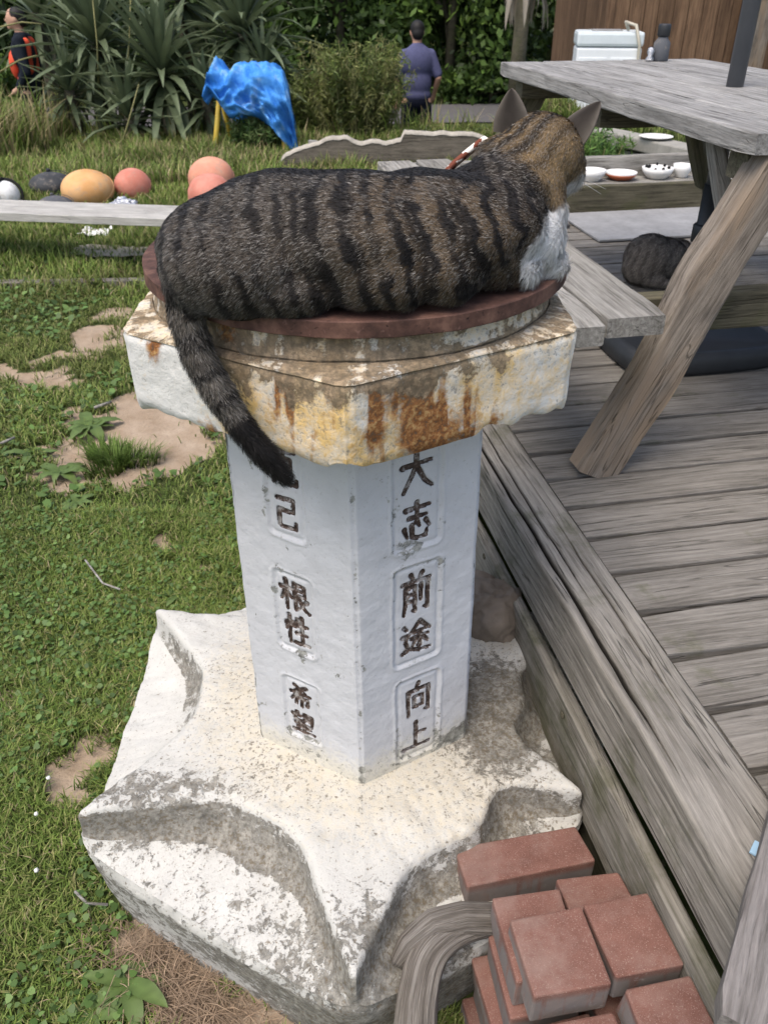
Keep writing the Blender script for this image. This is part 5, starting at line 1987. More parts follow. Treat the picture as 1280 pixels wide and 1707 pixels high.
# ---------------------------------------------------------------- people on the path
def person(name, label, loc, rot, parts_body, cloth, s=1.0):
    t = thing(name, label, 'person', loc)
    Mx = Matrix.Translation(loc) @ Matrix.Rotation(rot, 4, 'Z') @ Matrix.Scale(s, 4)
    me = blob(parts_body, .013, 5, 'body')
    link('body', me, M['skin'], t, Mx)
    for nm, pp, mat, vx in cloth:
        link(nm, blob(pp, vx, 5, nm), M[mat], t, Mx)
    return t


def hand(wrist, d, sgn):
    w, d = Vector(wrist), Vector(d).normalized()
    s = Vector((0, 1, 0))
    out = [('c', w, w + d * .05, .026, .034)]
    for k, ln in enumerate((.068, .078, .072, .055)):
        b = w + d * .07 + s * (.030 - .020 * k)
        m_ = b + d * ln * .6
        out.append(('c', b, m_, .0105, .010))
        out.append(('c', m_, m_ + (d + Vector((-sgn * .5, 0, 0))).normalized() * ln * .45, .010, .009))
    b = w + d * .02 + s * .030
    out.append(('c', b, b + (d + s * .9).normalized() * .065, .0125, .010))
    return out


# walking away (facing +Y), head bowed
HD = [('e', (0, .045, 1.575), (.076, .094, .112)), ('c', (0, .0, 1.40), (0, .03, 1.50), .058, .055), ('e', (0, .135, 1.55), (.014, .02, .02)), ('e', (-.078, .04, 1.565), (.012, .022, .032)), ('e', (.078, .04, 1.565), (.012, .022, .032)), ('e', (0, .12, 1.52), (.03, .02, .012))]
armL = [('c', (-.175, 0, 1.31), (-.245, -.02, 1.10), .043, .040), ('c', (-.245, -.02, 1.10), (-.245, .03, .86), .040, .028)] + hand((-.245, .03, .86), (.05, .15, -1), -1)
armR = [('c', (.175, 0, 1.31), (.25, -.04, 1.11), .043, .040), ('c', (.25, -.04, 1.11), (.23, .10, .92), .040, .028)] + hand((.23, .10, .92), (-.1, .5, -.8), 1)
legs = [('c', (-.095, 0, .86), (-.10, .06, .47), .085, .058), ('c', (-.10, .06, .47), (-.10, .01, .09), .056, .036), ('c', (-.10, .0, .05), (-.10, .15, .035), .042, .035),
        ('c', (.095, 0, .86), (.10, -.02, .47), .085, .058), ('c', (.10, -.02, .47), (.10, -.13, .10), .056, .036), ('c', (.10, -.15, .06), (.10, 0.0, .035), .042, .035)]
torso = [('e', (0, 0, 1.25), (.17, .10, .18)), ('e', (0, 0, .98), (.15, .10, .15))]
mp = aty(695, 120, 10.9)
mz = gz1(mp.x, 10.9)
person('person', 'person in navy polo shirt and dark shorts walking away past the bush', (mp.x, 10.9, mz), 0.15, HD + armL + armR + legs + torso, [
    ('polo_shirt', [('e', (0, -.005, 1.27), (.195, .125, .19)), ('e', (0, 0, 1.06), (.175, .125, .19)), ('e', (0, 0, .93), (.172, .122, .10)), ('c', (-.155, 0, 1.345), (-.232, -.01, 1.14), .066, .060), ('c', (.155, 0, 1.345), (.238, -.025, 1.15), .066, .060), ('e', (0, .0, 1.43), (.085, .075, .045))], 'navy', .013),
    ('shorts', [('e', (0, 0, .86), (.168, .118, .12)), ('c', (-.09, .0, .82), (-.10, .055, .49), .095, .088), ('c', (.09, 0, .82), (.10, -.02, .49), .095, .088)], 'dark_navy', .013),
    ('hair', [('e', (0, .030, 1.605), (.083, .092, .090)), ('e', (0, -.015, 1.56), (.070, .055, .07))], 'hair', .009),
    ('shoe', [('c', (-.10, -.02, .045), (-.10, .17, .035), .046, .04), ('c', (.10, -.18, .065), (.10, .02, .035), .046, .04)], 'black_cloth', .011)], 1.0)

# profile to the left, life vest
HD2 = [('e', (-.015, 0, 1.60), (.094, .076, .112)), ('c', (.02, 0, 1.42), (0, 0, 1.52), .058, .055), ('e', (-.115, 0, 1.59), (.022, .014, .022)), ('e', (-.10, 0, 1.545), (.018, .03, .012)), ('e', (.0, -.078, 1.595), (.022, .012, .032)), ('e', (-.09, 0, 1.52), (.03, .03, .025)), ('e', (-.10, -.035, 1.615), (.012, .012, .008))]
arm2 = [('c', (.02, -.21, 1.38), (.05, -.25, 1.10), .05, .042), ('c', (.05, -.25, 1.10), (-.08, -.22, .93), .040, .028)] + hand((-.08, -.22, .93), (-.8, .1, -.5), 1)
arm2 += [('c', (.02, .21, 1.38), (.05, .25, 1.10), .05, .042), ('c', (.05, .25, 1.10), (-.08, .22, .93), .040, .028)] + hand((-.08, .22, .93), (-.8, -.1, -.5), 1)
leg2 = [('c', (0, s * .095, .86), (-.02, s * .10, .47), .085, .058) for s in (-1, 1)] + [('c', (-.02, s * .10, .47), (0, s * .10, .09), .056, .036) for s in (-1, 1)] + [('c', (0, s * .1, .05), (-.14, s * .1, .035), .042, .035) for s in (-1, 1)]
lp = aty(38, 80, 10.6)
person('person', 'person in black clothes and orange life vest seen in profile behind the yucca', (lp.x, 10.6, gz1(lp.x, 10.6)), 0.1, HD2 + arm2 + leg2 + [('e', (0, 0, 1.25), (.11, .17, .2)), ('e', (0, 0, .98), (.10, .15, .15))], [
    ('black_top', [('e', (0, 0, 1.26), (.125, .195, .2)), ('e', (0, 0, 1.0), (.12, .175, .2)), ('c', (.02, -.19, 1.39), (.05, -.25, 1.10), .072, .060), ('c', (.05, -.25, 1.10), (-.05, -.23, .96), .055, .045), ('c', (.02, .19, 1.39), (.05, .25, 1.10), .072, .060), ('c', (.05, .25, 1.10), (-.05, .23, .96), .055, .045), ('e', (.01, 0, 1.44), (.08, .085, .05))], 'black_cloth', .013),
    ('trousers', [('e', (0, 0, .88), (.12, .168, .12))] + [('c', (0, s * .09, .84), (-.02, s * .10, .10), .095, .07) for s in (-1, 1)], 'black_cloth', .013),
    ('life_vest', [('e', (-.095, 0, 1.16), (.075, .15, .16)), ('c', (.075, -.10, 1.38), (.06, -.13, 1.12), .05, .055), ('c', (.075, .10, 1.38), (.06, .13, 1.12), .05, .055), ('c', (.06, -.13, 1.12), (-.03, -.18, 1.02), .045, .045)], 'orange_vest', .012),
    ('hair', [('e', (.012, 0, 1.635), (.092, .083, .085)), ('e', (.055, 0, 1.59), (.055, .07, .075))], 'hair', .009)], 1.0)
# ---------------------------------------------------------------- plants
def m_leaf(name, stops, trans=.25, rough=.5, spec=.3):
    g = G(name)
    c = g.col().outputs['Color']
    g.fin(c, rough, None, spec)
    tr = g.n('BsdfTranslucent', {'Color': c})
    mx = g.n('MixShader', {0: trans})
    g.nt.links.new(g.b.outputs[0], mx.inputs[1])
    g.nt.links.new(tr.outputs[0], mx.inputs[2])
    g.nt.links.new(mx.outputs[0], g.out.inputs[0])
    return g.m


M['leaf'] = m_leaf('leaf_green', None)
M['grass'] = m_leaf('grass_blade', None, .3, .6, .2)


def blades(n, P, ang, lean, L, w, c, rs, name, seg=2):
    """bent tapering grass blades (two quads and a tip)"""
    dx = np.stack([np.cos(ang), np.sin(ang), 0 * ang], -1)
    sd = np.stack([-np.sin(ang), np.cos(ang), 0 * ang], -1)
    up = np.array((0, 0, 1.))
    V = []
    for s, k in ((0, 1.0), (.55, .85)):
        b = P + up * (L * s * (1 - .25 * lean * s))[:, None] + dx * (L * lean * s ** 1.8)[:, None]
        V += [b - sd * (w * k)[:, None], b + sd * (w * k)[:, None]]
    b = P + up * (L * (1 - .42 * lean))[:, None] + dx * (L * lean * 1.0)[:, None]
    V.append(b)
    V = np.stack(V, 1).reshape(-1, 3)
    k = np.arange(n)[:, None] * 5
    Q = k + np.array([[0, 1, 3, 2]])
    T = k + np.array([[2, 3, 4]])
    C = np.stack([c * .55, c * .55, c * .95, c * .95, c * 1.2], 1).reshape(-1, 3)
    return mesh_np(name, V, [Q, T], True, np.clip(C, 0, 1))


def inside_block(x, y):
    """where nothing grows: under the pillar base, bricks, deck"""
    r = np.hypot(x - PC.x, y - PC.y)
    ph_ = np.arctan2(y - PC.y, x - PC.x)
    o_ = .982 * x + .189 * y
    t_ = -.189 * x + .982 * y
    return (r < hexr(ph_, .555)) | ((o_ > .545) & (t_ > -.4) & (t_ < 4.2)) | ((o_ > .27) & (t_ > .3) & (t_ < .85))


def on_view(x, y):
    d = y * _c + CAM_H * _s
    return (np.abs(x) < d * .56) & (y * _s - CAM_H * _c > -d * .75)


rs = np.random.default_rng(31)
GREENS = np.array([(.112, .172, .034), (.150, .208, .046), (.195, .235, .066), (.255, .250, .098), (.080, .126, .028), (.33, .28, .16)])
GW = np.array([.22, .28, .24, .13, .09, .04])


def lawn(n, xr, yr, Lr, wr, lean, name, dens=True, seed=0, dry=0., zoff=0):
    x = rs.uniform(*xr, n)
    u_ = rs.uniform(0, 1, n)
    y = yr[0] + (yr[1] - yr[0]) * u_
    vis = on_view(x, y)
    d = dirt(x, y)
    kp = (~inside_block(x, y)) & (rs.random(n) > d * 1.05) & vis
    clump = .62 + .38 * smooth01(-.35, .35, fbm(x * 4, y * 4, seed=801 + seed))
    kp &= rs.random(n) < clump
    x, y = x[kp], y[kp]
    m = len(x)
    tall = 1 + .6 * fbm(x * 2.3, y * 2.3, seed=811 + seed)
    L = rs.uniform(*Lr, m) * tall
    P = np.stack([x, y, gz(x, y) - .004 - zoff], -1)
    g = GREENS[rs.choice(len(GREENS), m, p=GW)] * np.exp(rs.normal(0, .18, m))[:, None]
    patch = fbm(x * 1.6, y * 1.6, seed=821)
    g = g * (1.06 + .45 * patch[:, None])
    yel = smooth01(.1, .5, fbm(x * 1.1, y * 1.1, seed=825))[:, None] * .35
    g = g * (1 - yel) + np.array((.17, .165, .06)) * yel
    if dry:
        k = (rs.random(m) < dry)[:, None]
        g = np.where(k, np.array((.30, .25, .13)) * (.7 + .5 * rs.random(m))[:, None], g)
    return blades(m, P, rs.uniform(0, 2 * PI, m), rs.uniform(lean[0], lean[1], m), L, rs.uniform(*wr, m), g, rs, name), m


def stuff(name, me, mat, label):
    o = link(name, me, mat)
    tag(o, label, kind='stuff')
    return o


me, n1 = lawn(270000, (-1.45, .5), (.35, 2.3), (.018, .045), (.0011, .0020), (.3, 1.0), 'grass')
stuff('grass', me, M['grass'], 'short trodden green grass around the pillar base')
me, n2 = lawn(120000, (-2.6, .5), (2.3, 4.6), (.022, .05), (.0018, .003), (.3, .95), 'grass', seed=1)
stuff('grass', me, M['grass'], 'green lawn grass with bare patches beyond the pillar')
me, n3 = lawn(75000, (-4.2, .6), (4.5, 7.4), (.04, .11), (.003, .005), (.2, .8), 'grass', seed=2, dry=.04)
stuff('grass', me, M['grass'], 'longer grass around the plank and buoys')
me, n4 = lawn(60000, (-6.2, 1.7), (7.3, 10.4), (.08, .22), (.0045, .008), (.2, .8), 'grass', seed=3, dry=.16)
stuff('grass', me, M['grass'], 'tall rough grass at the crest before the path')
me, n5 = lawn(14000, (-8, -3.4), (8.2, 11.5), (.30, .75), (.006, .011), (.2, .8), 'grass', seed=4, dry=.35)
stuff('tall_grass', me, M['grass'], 'tall half dry grass bank at the left under the person')
me, n7 = lawn(9000, (-4.5, 1.0), (9.6, 11.2), (.18, .50), (.006, .011), (.2, .7), 'grass', seed=7, dry=.2)
stuff('tall_grass', me, M['grass'], 'tall green grass between the yuccas and the path')
me, n6 = lawn(9000, (1.2, 3.5), (6.6, 9.5), (.05, .16), (.004, .007), (.2, .8), 'grass', seed=5)
stuff('grass', me, M['grass'], 'grass on the terrace around the white machine')

# clover and other small round leaves
def clover(n, xr, yr, size, name, seed):
    x, y = rs.uniform(*xr, n), rs.uniform(*yr, n)
    kp = (~inside_block(x, y)) & (rs.random(n) > dirt(x, y) * 1.2) & on_view(x, y) & (fbm(x * 2.2, y * 2.2, seed=841 + seed) > -.10)
    x, y = x[kp], y[kp]
    m = len(x)
    r = rs.uniform(*size, m)
    z = gz(x, y) + rs.uniform(.006, .030, m)
    tx, ty = rs.normal(0, .35, m), rs.normal(0, .35, m)
    a0 = rs.uniform(0, 2 * PI, m)
    V = []
    for k in range(6):
        a = a0 + k * PI / 3
        rr = r * (1.0 if k % 2 else .78)
        dx_, dy_ = rr * np.cos(a), rr * np.sin(a)
        V.append(np.stack([x + dx_, y + dy_, z + dx_ * tx + dy_ * ty], -1))
    V = np.stack(V, 1).reshape(-1, 3)
    F = np.arange(m)[:, None] * 6 + np.arange(6)[None]
    g = np.array([(.095, .170, .042), (.130, .205, .058), (.075, .130, .034)])[rs.integers(0, 3, m)] * np.exp(rs.normal(0, .2, m))[:, None]
    return mesh_np(name, V, F, False, np.repeat(g, 6, 0))


stuff('clover', clover(15000, (-1.45, .3), (.4, 2.3), (.004, .009), 'clover', 0), M['leaf'], 'small round clover leaves in the near lawn')
stuff('clover', clover(6500, (-2.6, .3), (2.3, 5.2), (.009, .020), 'clover', 1), M['leaf'], 'broad weed leaves in the farther lawn')

# dock and plantain rosettes, each leaf its own part
def leaf_mesh(L, w, droop, sd, fold=.25, segs=8, tipk=1.0, c0=(.085, .135, .035), c1=(.115, .165, .05), keel=.0):
    V, F, C = [], [], []
    rs_ = np.random.default_rng(sd)
    for i in range(segs + 1):
        s = i / segs
        ww = w * (math.sin(PI * min(1, s ** .75 * .94 + .06)) ** .8 if tipk else 1) + .001
        x = L * s * (1 - .18 * droop * s)
        z = L * (.55 * s * (1 - droop * s))
        wav = .15 * ww * math.sin(i * 2.1 + sd)
        for a in (-1, 0, 1):
            V.append((x, a * ww, z + abs(a) * ww * fold + (wav if a else 0)))
            k = rs_.uniform(.85, 1.15)
            cc = [(p * (1 - s) + q * s) * k * (1.25 if a == 0 else 1) for p, q in zip(c0, c1)]
            C.append(cc)
    for i in range(segs):
        for a in (0, 1):
            q = i * 3 + a
            F.append((q, q + 3, q + 4, q + 1))
    me = bpy.data.meshes.new('leaf')
    me.from_pydata(V, [], F)
    me.update()
    me.polygons.foreach_set('use_smooth', np.ones(len(me.polygons), bool))
    set_col(me, np.array(C))
    me.materials.append(M['leaf'])
    return me


DOCK = [leaf_mesh(1., .15, d, k, .2) for k, d in enumerate((.75, .95, 1.15, .85))]


def rosette(px, py, size, nl, label, sd):
    p = atz(px, py)
    r_ = random.Random(sd)
    t = thing('dock_plant', label, 'weed', (p.x, p.y, gz1(p.x, p.y)), 'broad-leaved weeds in the lawn')
    for k in range(nl):
        a = 2 * PI * k / nl + r_.uniform(-.3, .3)
        s = size * r_.uniform(.5, .85)
        M_ = Matrix.Translation((p.x, p.y, gz1(p.x, p.y) + .004 + .0015 * k)) @ Matrix.Rotation(a, 4, 'Z') @ Matrix.Rotation(r_.uniform(-.1, .35), 4, 'Y') @ Matrix.Scale(s, 4)
        link('leaf', DOCK[k % 4], None, t, M_)


for i, (px, py, sz, nl, lab) in enumerate((
        (215, 1640, .15, 9, 'largest broad-leaved dock near the photo bottom edge'), (150, 1690, .11, 6, 'dock leaves cut by the photo bottom edge'),
        (120, 1085, .09, 7, 'broad weed level with the back of the star base'), (20, 1120, .07, 5, 'small broad weed by the photo edge level with the base'),
        (150, 715, .20, 11, 'leafy weed on the bare sandy patch edge'), (100, 790, .18, 8, 'leafy weed left of the sandy patch'),
        (55, 760, .16, 7, 'leafy weed at the photo edge beside the sandy patch'), (130, 845, .11, 8, 'weed rosette below the sandy patch'),
        (360, 870, .12, 7, 'broad weed close to the column left edge'), (300, 995, .10, 6, 'weed leaning toward the back corner of the base'),
        (15, 1250, .08, 7, 'broad-leaved weed at the photo edge lower down'))):
    rosette(px, py, sz, nl, lab, 50 + i)
# tuft of grass on the sandy patch
p = atz(195, 770)
n = 900
a = rs.uniform(0, 2 * PI, n)
r = .095 * np.sqrt(rs.random(n)) * (1 + .45 * np.sin(a * 3 + 1))
P = np.stack([p.x + r * np.cos(a) * 1.25, p.y + r * np.sin(a), np.full(n, gz1(p.x, p.y) - .015)], -1)
tf = blades(n, P, a + rs.normal(0, .5, n), rs.uniform(.2, .8, n), rs.uniform(.05, .10, n), np.full(n, .0022), np.array((.105, .165, .035))[None] * np.exp(rs.normal(0, .28, n))[:, None], rs, 'tuft')
tag(link('grass_tuft', tf, M['grass']), 'bright green grass tuft alone on the sandy patch', 'grass tuft', kind='stuff')
# dead straw by the base and twigs
n = 900
q = [atz(300, 1650), atz(360, 1690), atz(240, 1590)]
k = rs.integers(0, 3, n)
P = np.array([(q[i].x, q[i].y, gz1(q[i].x, q[i].y)) for i in k]) + np.stack([rs.normal(0, .055, n), rs.normal(0, .03, n), rs.uniform(-.004, .012, n)], -1)
kp = ~inside_block(P[:, 0], P[:, 1])
P = P[kp]
n = len(P)
st = blades(n, P, rs.uniform(0, 2 * PI, n), np.full(n, 2.2), rs.uniform(.02, .05, n), np.full(n, .0008), np.array((.30, .22, .15))[None] * np.exp(rs.normal(0, .25, n))[:, None], rs, 'straw')
stuff('straw', st, M['grass'], 'dry straw on the bare earth by the base')


def twig(pts, r, label):
    mb = MB()
    mb.tube([atz(px, py) + Vector((0, 0, .028 + dz)) for px, py, dz in pts], r, 6)
    tag(link('twig', mb.mesh('twig', True), M['bench'], None), label, 'twig')


twig([(132, 1505, .01), (150, 1520, 0), (185, 1522, 0)], .0028, 'pale forked twig in grass left of the base')
twig([(148, 955, .02), (175, 985, .0), (205, 1000, .01)], .003, 'thin pale twig in grass behind the base')
twig([(160, 690, .0), (188, 680, .0)], .006, 'short stick on the bare sandy patch')
twig([(5, 750, .0), (28, 740, .0)], .005, 'stick in grass at the photo left edge')
# white clover heads
for i, (px, py) in enumerate(((67, 1472), (66, 1378), (86, 1318))):
    p = atz(px, py)
    t = thing('clover_flower', ('white clover flower halfway between twig and photo edge', 'white clover flower beside the star base left tip', 'white clover flower highest up beside the base', 'white clover flower nearest the photo left edge', 'white clover flower touching the base wall', 'lowest white clover flower below the twig')[i], 'flower', (p.x, p.y, gz1(p.x, p.y)), 'white clover flowers')
    link('stem', MB().tube([(p.x, p.y, 0), (p.x + .003, p.y, .038)], .0008, 5).mesh('stem'), M['leafstem'] if 'leafstem' in M else M.setdefault('leafstem', plain('stem_green', (.07, .11, .03))), t, Matrix())
    fm = ellipsoid((.0045, .0045, .004), 12, 8, i, .0)
    V = verts_of(fm)
    V *= (1 + .35 * vnoise(V[:, 0] * 600, V[:, 1] * 600, V[:, 2] * 600, seed=i)[:, None])
    set_verts(fm, V)
    link('head', fm, M['paper'], t, Matrix.Translation((p.x + .003, p.y, .042)))

# ---------------------------------------------------------------- yuccas
YL = [leaf_mesh(1., .047, d, 20 + k, .5, 9, 1, (.075, .102, .052), (.14, .175, .10)) for k, d in enumerate((.25, .45, .7, .35, .95, .15))]
YD = leaf_mesh(1., .025, 1.1, 33, .5, 9, 1, (.30, .25, .16), (.42, .37, .26))


def yucca(px, py, Yd, R, nl, label, sd, trunk=True):
    c = aty(px, py, Yd)
    g0 = gz1(c.x, Yd)
    r_ = random.Random(sd)
    t = thing('yucca', label, 'yucca', (c.x, Yd, g0), 'spiky yuccas behind the buoys')
    pts = [(c.x, Yd, g0 - .05), (c.x + .03, Yd, (g0 + c.z) / 2), (c.x, Yd, c.z)]
    link('trunk', MB().tube(pts, [.09, .08, .06], 10).mesh('trunk', True), M['damp'], t, Matrix())
    for k in range(nl):
        a = k * 2.39996 + r_.uniform(-.2, .2)
        el = math.radians(-68 + 148 * ((k + .5) / nl) ** .8 + r_.uniform(-8, 8))
        dead = el < math.radians(-45) and r_.random() < .4
        s = R * r_.uniform(.8, 1.1)
        M_ = Matrix.Translation((c.x, Yd, c.z - .12 + .14 * k / nl)) @ Matrix.Rotation(a, 4, 'Z') @ Matrix.Rotation(-el + .45, 4, 'Y') @ Matrix.Scale(s, 4)
        link('leaf', YD if dead else YL[r_.randrange(6)], None, t, M_)


yucca(270, 120, 9.9, .98, 100, 'largest spiky yucca in front of the others', 1)
yucca(160, 70, 10.3, 1.0, 84, 'spiky yucca between the person and the largest one', 2)
yucca(405, 50, 10.3, 1.0, 84, 'spiky yucca above the blue tarpaulin', 3)
yucca(300, -10, 10.9, 1.05, 70, 'spiky yucca rising highest behind the largest one', 4)
yucca(215, 195, 9.6, .70, 60, 'low spiky yucca nearest the buoys', 5)
yucca(115, 150, 9.9, .62, 56, 'low spiky yucca at the photo left end of the clump', 7)
yucca(440, 120, 10.0, .62, 56, 'spiky yucca half hidden behind the blue tarpaulin', 8)
yucca(60, 20, 11.2, .8, 44, 'spiky yucca just behind the person in the vest', 9)
yucca(345, 165, 9.7, .60, 52, 'low spiky yucca beside the blue tarpaulin', 6)
# tall dry stalks
for i, (xa, ya, xb, yb, Yd) in enumerate(((190, 285, 232, 140, 9.0), (0, 120, 62, 92, 9.3), (0, 45, 70, 40, 9.6), (210, 140, 218, 0, 9.8), (165, 150, 155, 0, 9.9))):
    A, B = aty(xa, ya, Yd), aty(xb, yb, Yd)
    mid = (A + B) / 2 + Vector((.02, 0, .03))
    tag(link('dry_stalk', MB().tube([A, mid, B], [.009, .008, .005], 6).mesh('dry_stalk', True), M['stalk'] if 'stalk' in M else M.setdefault('stalk', plain('dry_stalk', (.22, .21, .09), .8))), ('slanting pale stalk rising from grass by the small pink buoy', 'thin pale stalk crossing below the person vest', 'thin pale stalk crossing the person chin', 'upright yellow-green stalk before the tall yucca', 'upright stalk before the yucca near the person')[i], 'stalk')


# ---------------------------------------------------------------- shrubs and trees
def leaf_cloud(P, size, c, rs, up=.4, narrow=.5):
    n = len(P)
    nrm = unit(rs.normal(size=(n, 3)) + np.array((0, -.35, up)))
    a = unit(np.cross(nrm, rs.normal(size=(n, 3))))
    b = np.cross(nrm, a)
    s = size[:, None]
    V = np.stack([P - a * s, P + b * s * narrow, P + a * s, P - b * s * narrow], 1)
    V[:, 0] += nrm * s * .15
    V[:, 2] -= nrm * s * .15
    F = np.arange(n)[:, None] * 4 + np.arange(4)[None]
    return V.reshape(-1, 3), F, np.repeat(c, 4, 0)


def tree(x, y, h, rx, ry, nleaf, size, tones, label, sd, name='tree', group='trees behind the path', trunk_r=.12, low=.05):
    r_ = np.random.default_rng(sd)
    g0 = gz1(x, y)
    t = thing(name, label, 'tree' if name == 'tree' else 'bush', (x, y, g0), group)
    mb = MB()
    mb.tube([(x, y, g0 - .1), (x + .05, y, g0 + h * .35), (x - .03, y, g0 + h * .7)], [trunk_r, trunk_r * .75, trunk_r * .4], 9)
    link('trunk', mb.mesh('trunk', True), M['damp'], t, Matrix())
    # clump centres
    nc = 46
    th_ = r_.uniform(0, 2 * PI, nc)
    zz = r_.uniform(low, 1, nc)
    rr = np.sqrt(r_.uniform(.15, 1, nc)) * (1 - .45 * np.clip(zz - .45, 0, 1) ** 1.0)
    Cn = np.stack([x + rx * rr * np.cos(th_), y + ry * rr * np.sin(th_), g0 + h * zz], -1)
    for k in range(5):
        e = Cn[k]
        lm = MB().tube([(x, y, g0 + h * (.2 + .1 * k)), tuple((np.array((x, y, g0 + h * .45)) + e) / 2), tuple(e)], [trunk_r * .5, trunk_r * .35, trunk_r * .12], 6)
        link('limb', lm.mesh('limb', True), M['damp'], t, Matrix())
    ci = r_.integers(0, nc, nleaf)
    P = Cn[ci] + r_.normal(size=(nleaf, 3)) * np.array((rx, ry, h * .5)) * .17
    P[:, 2] = np.maximum(P[:, 2], g0 + .02)
    tone = np.array(tones)[r_.integers(0, len(tones), nc)][ci] * np.exp(r_.normal(0, .22, nleaf))[:, None]
    V, F, C = leaf_cloud(P, size * np.exp(r_.normal(0, .25, nleaf)), tone, r_)
    o = link('crown', mesh_np('crown', V, F, False, C), M['leaf'], t, Matrix())
    return t


TD = [(.035, .062, .017), (.055, .095, .022), (.075, .120, .027), (.024, .044, .014)]
TL = [(.075, .130, .027), (.105, .170, .034), (.050, .088, .022)]
row = [(-9.5, 19.5, 4.5, 2.4, TD, 'dark tree at the far end behind the person in the vest'), (-6.2, 19.0, 4.2, 2.3, TD, 'dark leafy tree behind the tall yuccas'), (-3.2, 19.4, 4.6, 2.2, TD, 'dark leafy tree over the blue tarpaulin'),
       (-.9, 18.9, 4.2, 1.7, TL, 'light green leafy tree left of the walking person'), (1.3, 18.9, 4.4, 1.7, TL, 'light green leafy tree behind the walking person'), (3.5, 19.3, 4.6, 1.9, TD, 'dark tree between the person and the cabin'),
       (5.6, 19.2, 4.6, 2.0, TD, 'dark tree just beside the cabin'), (8.2, 19.6, 4.6, 2.3, TD, 'dark tree hidden mostly behind the cabin')]
for i, (x, y, h, r, tn, lab) in enumerate(row):
    tree(x, y, h, r, 1.1, 9000, .085, tn, lab, 900 + i)
back = [(-8, 22.5, 6.5, 3.4), (-2.5, 22.8, 6.8, 3.4), (2.5, 22.6, 6.6, 3.2), (7, 22.8, 6.8, 3.4)]
for i, (x, y, h, r) in enumerate(back):
    tree(x, y, h, r, 1.6, 8000, .13, [(.018, .034, .011), (.028, .050, .014)], ('tall dark tree in the second row behind the yuccas', 'tall dark tree in the second row above the tarpaulin', 'tall dark tree in the second row above the person', 'tall dark tree in the second row behind the cabin')[i], 950 + i, trunk_r=.2)
# low shrubs on the near side of the bank
sh = [(-8.0, 17.9, .8, 'low shrub at the wood edge by the photo left side'), (2.1, 18.4, .6, 'low shrub at the wood edge right of the walking person'), (3.6, 18.2, .7, 'low shrub at the wood edge below the dead fronds'), (-1.6, 18.1, .7, 'low shrub at the wood edge behind the feathery bush')]
for i, (x, y, h, lab) in enumerate(sh):
    tree(x, y, h, 1.0, .4, 2600, .06, TL, lab, 970 + i, 'bush', 'low shrubs at the wood edge', .03)


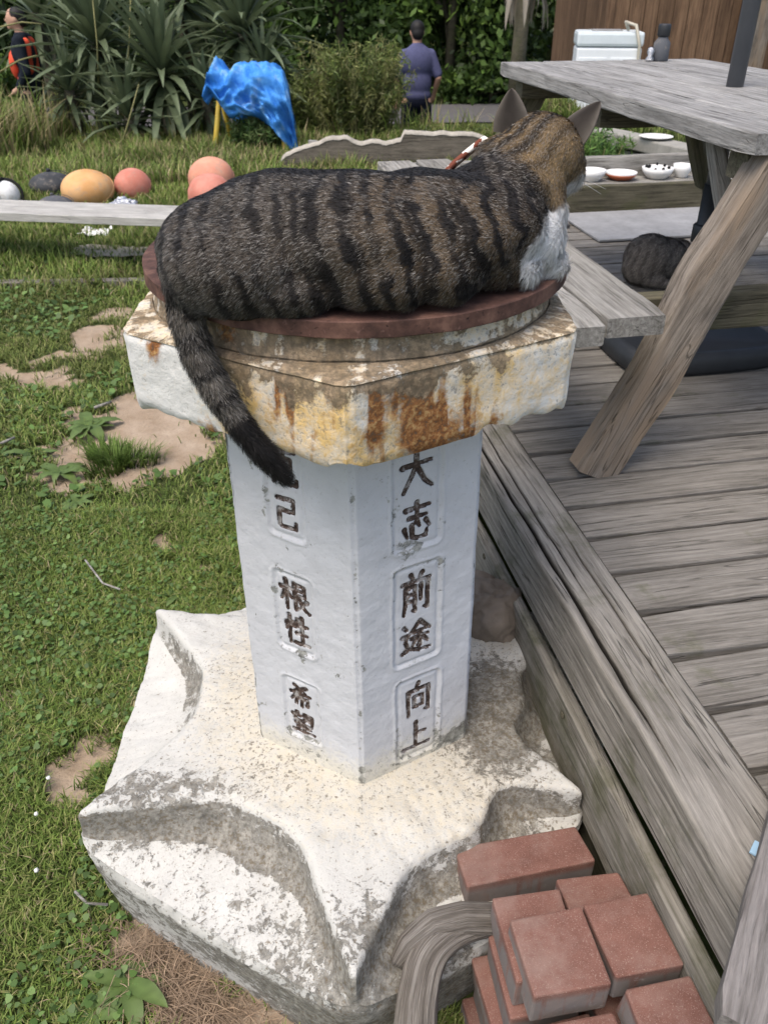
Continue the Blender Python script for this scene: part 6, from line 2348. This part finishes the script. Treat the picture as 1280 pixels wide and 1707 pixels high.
# feathery shrub beside the walking person: upright stems with narrow leaves
def feather(px, py, Yd, w, h, ns, label, sd, tones):
    c = aty(px, py, Yd)
    g0 = gz1(c.x, Yd)
    r_ = np.random.default_rng(sd)
    t = thing('feathery_bush', label, 'bush', (c.x, Yd, g0))
    Vs, Fs, Cs, off = [], [], [], 0
    mb = MB()
    for k in range(ns):
        a = r_.uniform(0, 2 * PI)
        r0 = r_.uniform(0, .35) * w
        b = np.array((c.x + r0 * math.cos(a), Yd + r0 * math.sin(a), g0))
        hh = h * r_.uniform(.55, 1.05)
        tip = b + np.array((math.cos(a) * w * r_.uniform(.1, .55), math.sin(a) * w * .4, hh))
        mid = (b + tip) / 2 + np.array((0, 0, hh * .08))
        mb.tube([tuple(b), tuple(mid), tuple(tip)], [.008, .006, .003], 5)
        m = 130
        s = r_.uniform(.12, 1.0, m) ** .8
        P = (1 - s)[:, None] ** 2 * b + 2 * (s * (1 - s))[:, None] * mid + (s ** 2)[:, None] * tip + r_.normal(size=(m, 3)) * .035
        tn = np.array(tones)[r_.integers(0, len(tones))]
        V, F, C = leaf_cloud(P, np.full(m, .042), tn[None] * np.exp(r_.normal(0, .25, m))[:, None] * (.8 + .4 * s)[:, None], r_, .8, .16)
        Vs.append(V); Fs.append(F + off); Cs.append(C)
        off += len(V)
    st_ = link('stems', mb.mesh('stems'), M['stalk'], t, Matrix())
    st_['kind'] = 'stuff'
    link('foliage', mesh_np('foliage', np.concatenate(Vs), np.concatenate(Fs), False, np.concatenate(Cs)), M['leaf'], t, Matrix())


YG = [(.095, .125, .030), (.12, .145, .040), (.075, .105, .026), (.15, .155, .055)]
feather(595, 200, 9.9, .80, 1.05, 110, 'feathery yellow-green bush beside the walking person', 61, YG)
feather(530, 200, 10.1, .5, .85, 50, 'smaller feathery bush between the tarpaulin and the big one', 62, YG)
feather(432, 232, 9.0, .36, .30, 30, 'weedy green clump growing under the blue tarpaulin', 63, [(.06, .11, .028), (.09, .13, .04)])
feather(995, 250, 6.6, .30, .52, 36, 'leafy green weed at the end of the concrete wall', 64, [(.06, .12, .028), (.085, .15, .035)])
feather(765, 560 - 340, 9.3, .7, .14, 40, 'low green weeds on the crest below the asphalt path', 65, YG)


# dead hanging palm fronds
def fronds(px, py, Yd, label):
    c = aty(px, py, Yd)
    t = thing('palm_tree', label, 'palm', (c.x, Yd, gz1(c.x, Yd)))
    link('trunk', MB().tube([(c.x, Yd, gz1(c.x, Yd) - .05), (c.x + .05, Yd, c.z + .6)], [.14, .12], 12).mesh('trunk', True), M['damp'], t, Matrix())
    r_ = random.Random(5)
    for k in range(26):
        a = r_.uniform(0, 2 * PI)
        l = r_.uniform(.45, 1.0)
        x, y = c.x + .22 * math.cos(a), Yd + .22 * math.sin(a)
        M_ = Matrix.Translation((x, y, c.z + .55)) @ Matrix.Rotation(a, 4, 'Z') @ Matrix.Rotation(math.radians(r_.uniform(85, 115)), 4, 'Y') @ Matrix.Scale(l, 4)
        link('dead_frond', YDP, None, t, M_)
    for k in range(14):
        a = k * 2.4
        M_ = Matrix.Translation((c.x, Yd, c.z + .7)) @ Matrix.Rotation(a, 4, 'Z') @ Matrix.Rotation(math.radians(r_.uniform(-60, 10)), 4, 'Y') @ Matrix.Scale(1.3, 4)
        link('frond', YL[k % 6], None, t, M_)


YDP = leaf_mesh(1., .05, .5, 35, .4, 9, 1, (.20, .17, .13), (.30, .27, .22))
fronds(868, 15, 16.9, 'palm with pale dead fronds hanging above the path')
bpy.data.scenes.remove(TMP)
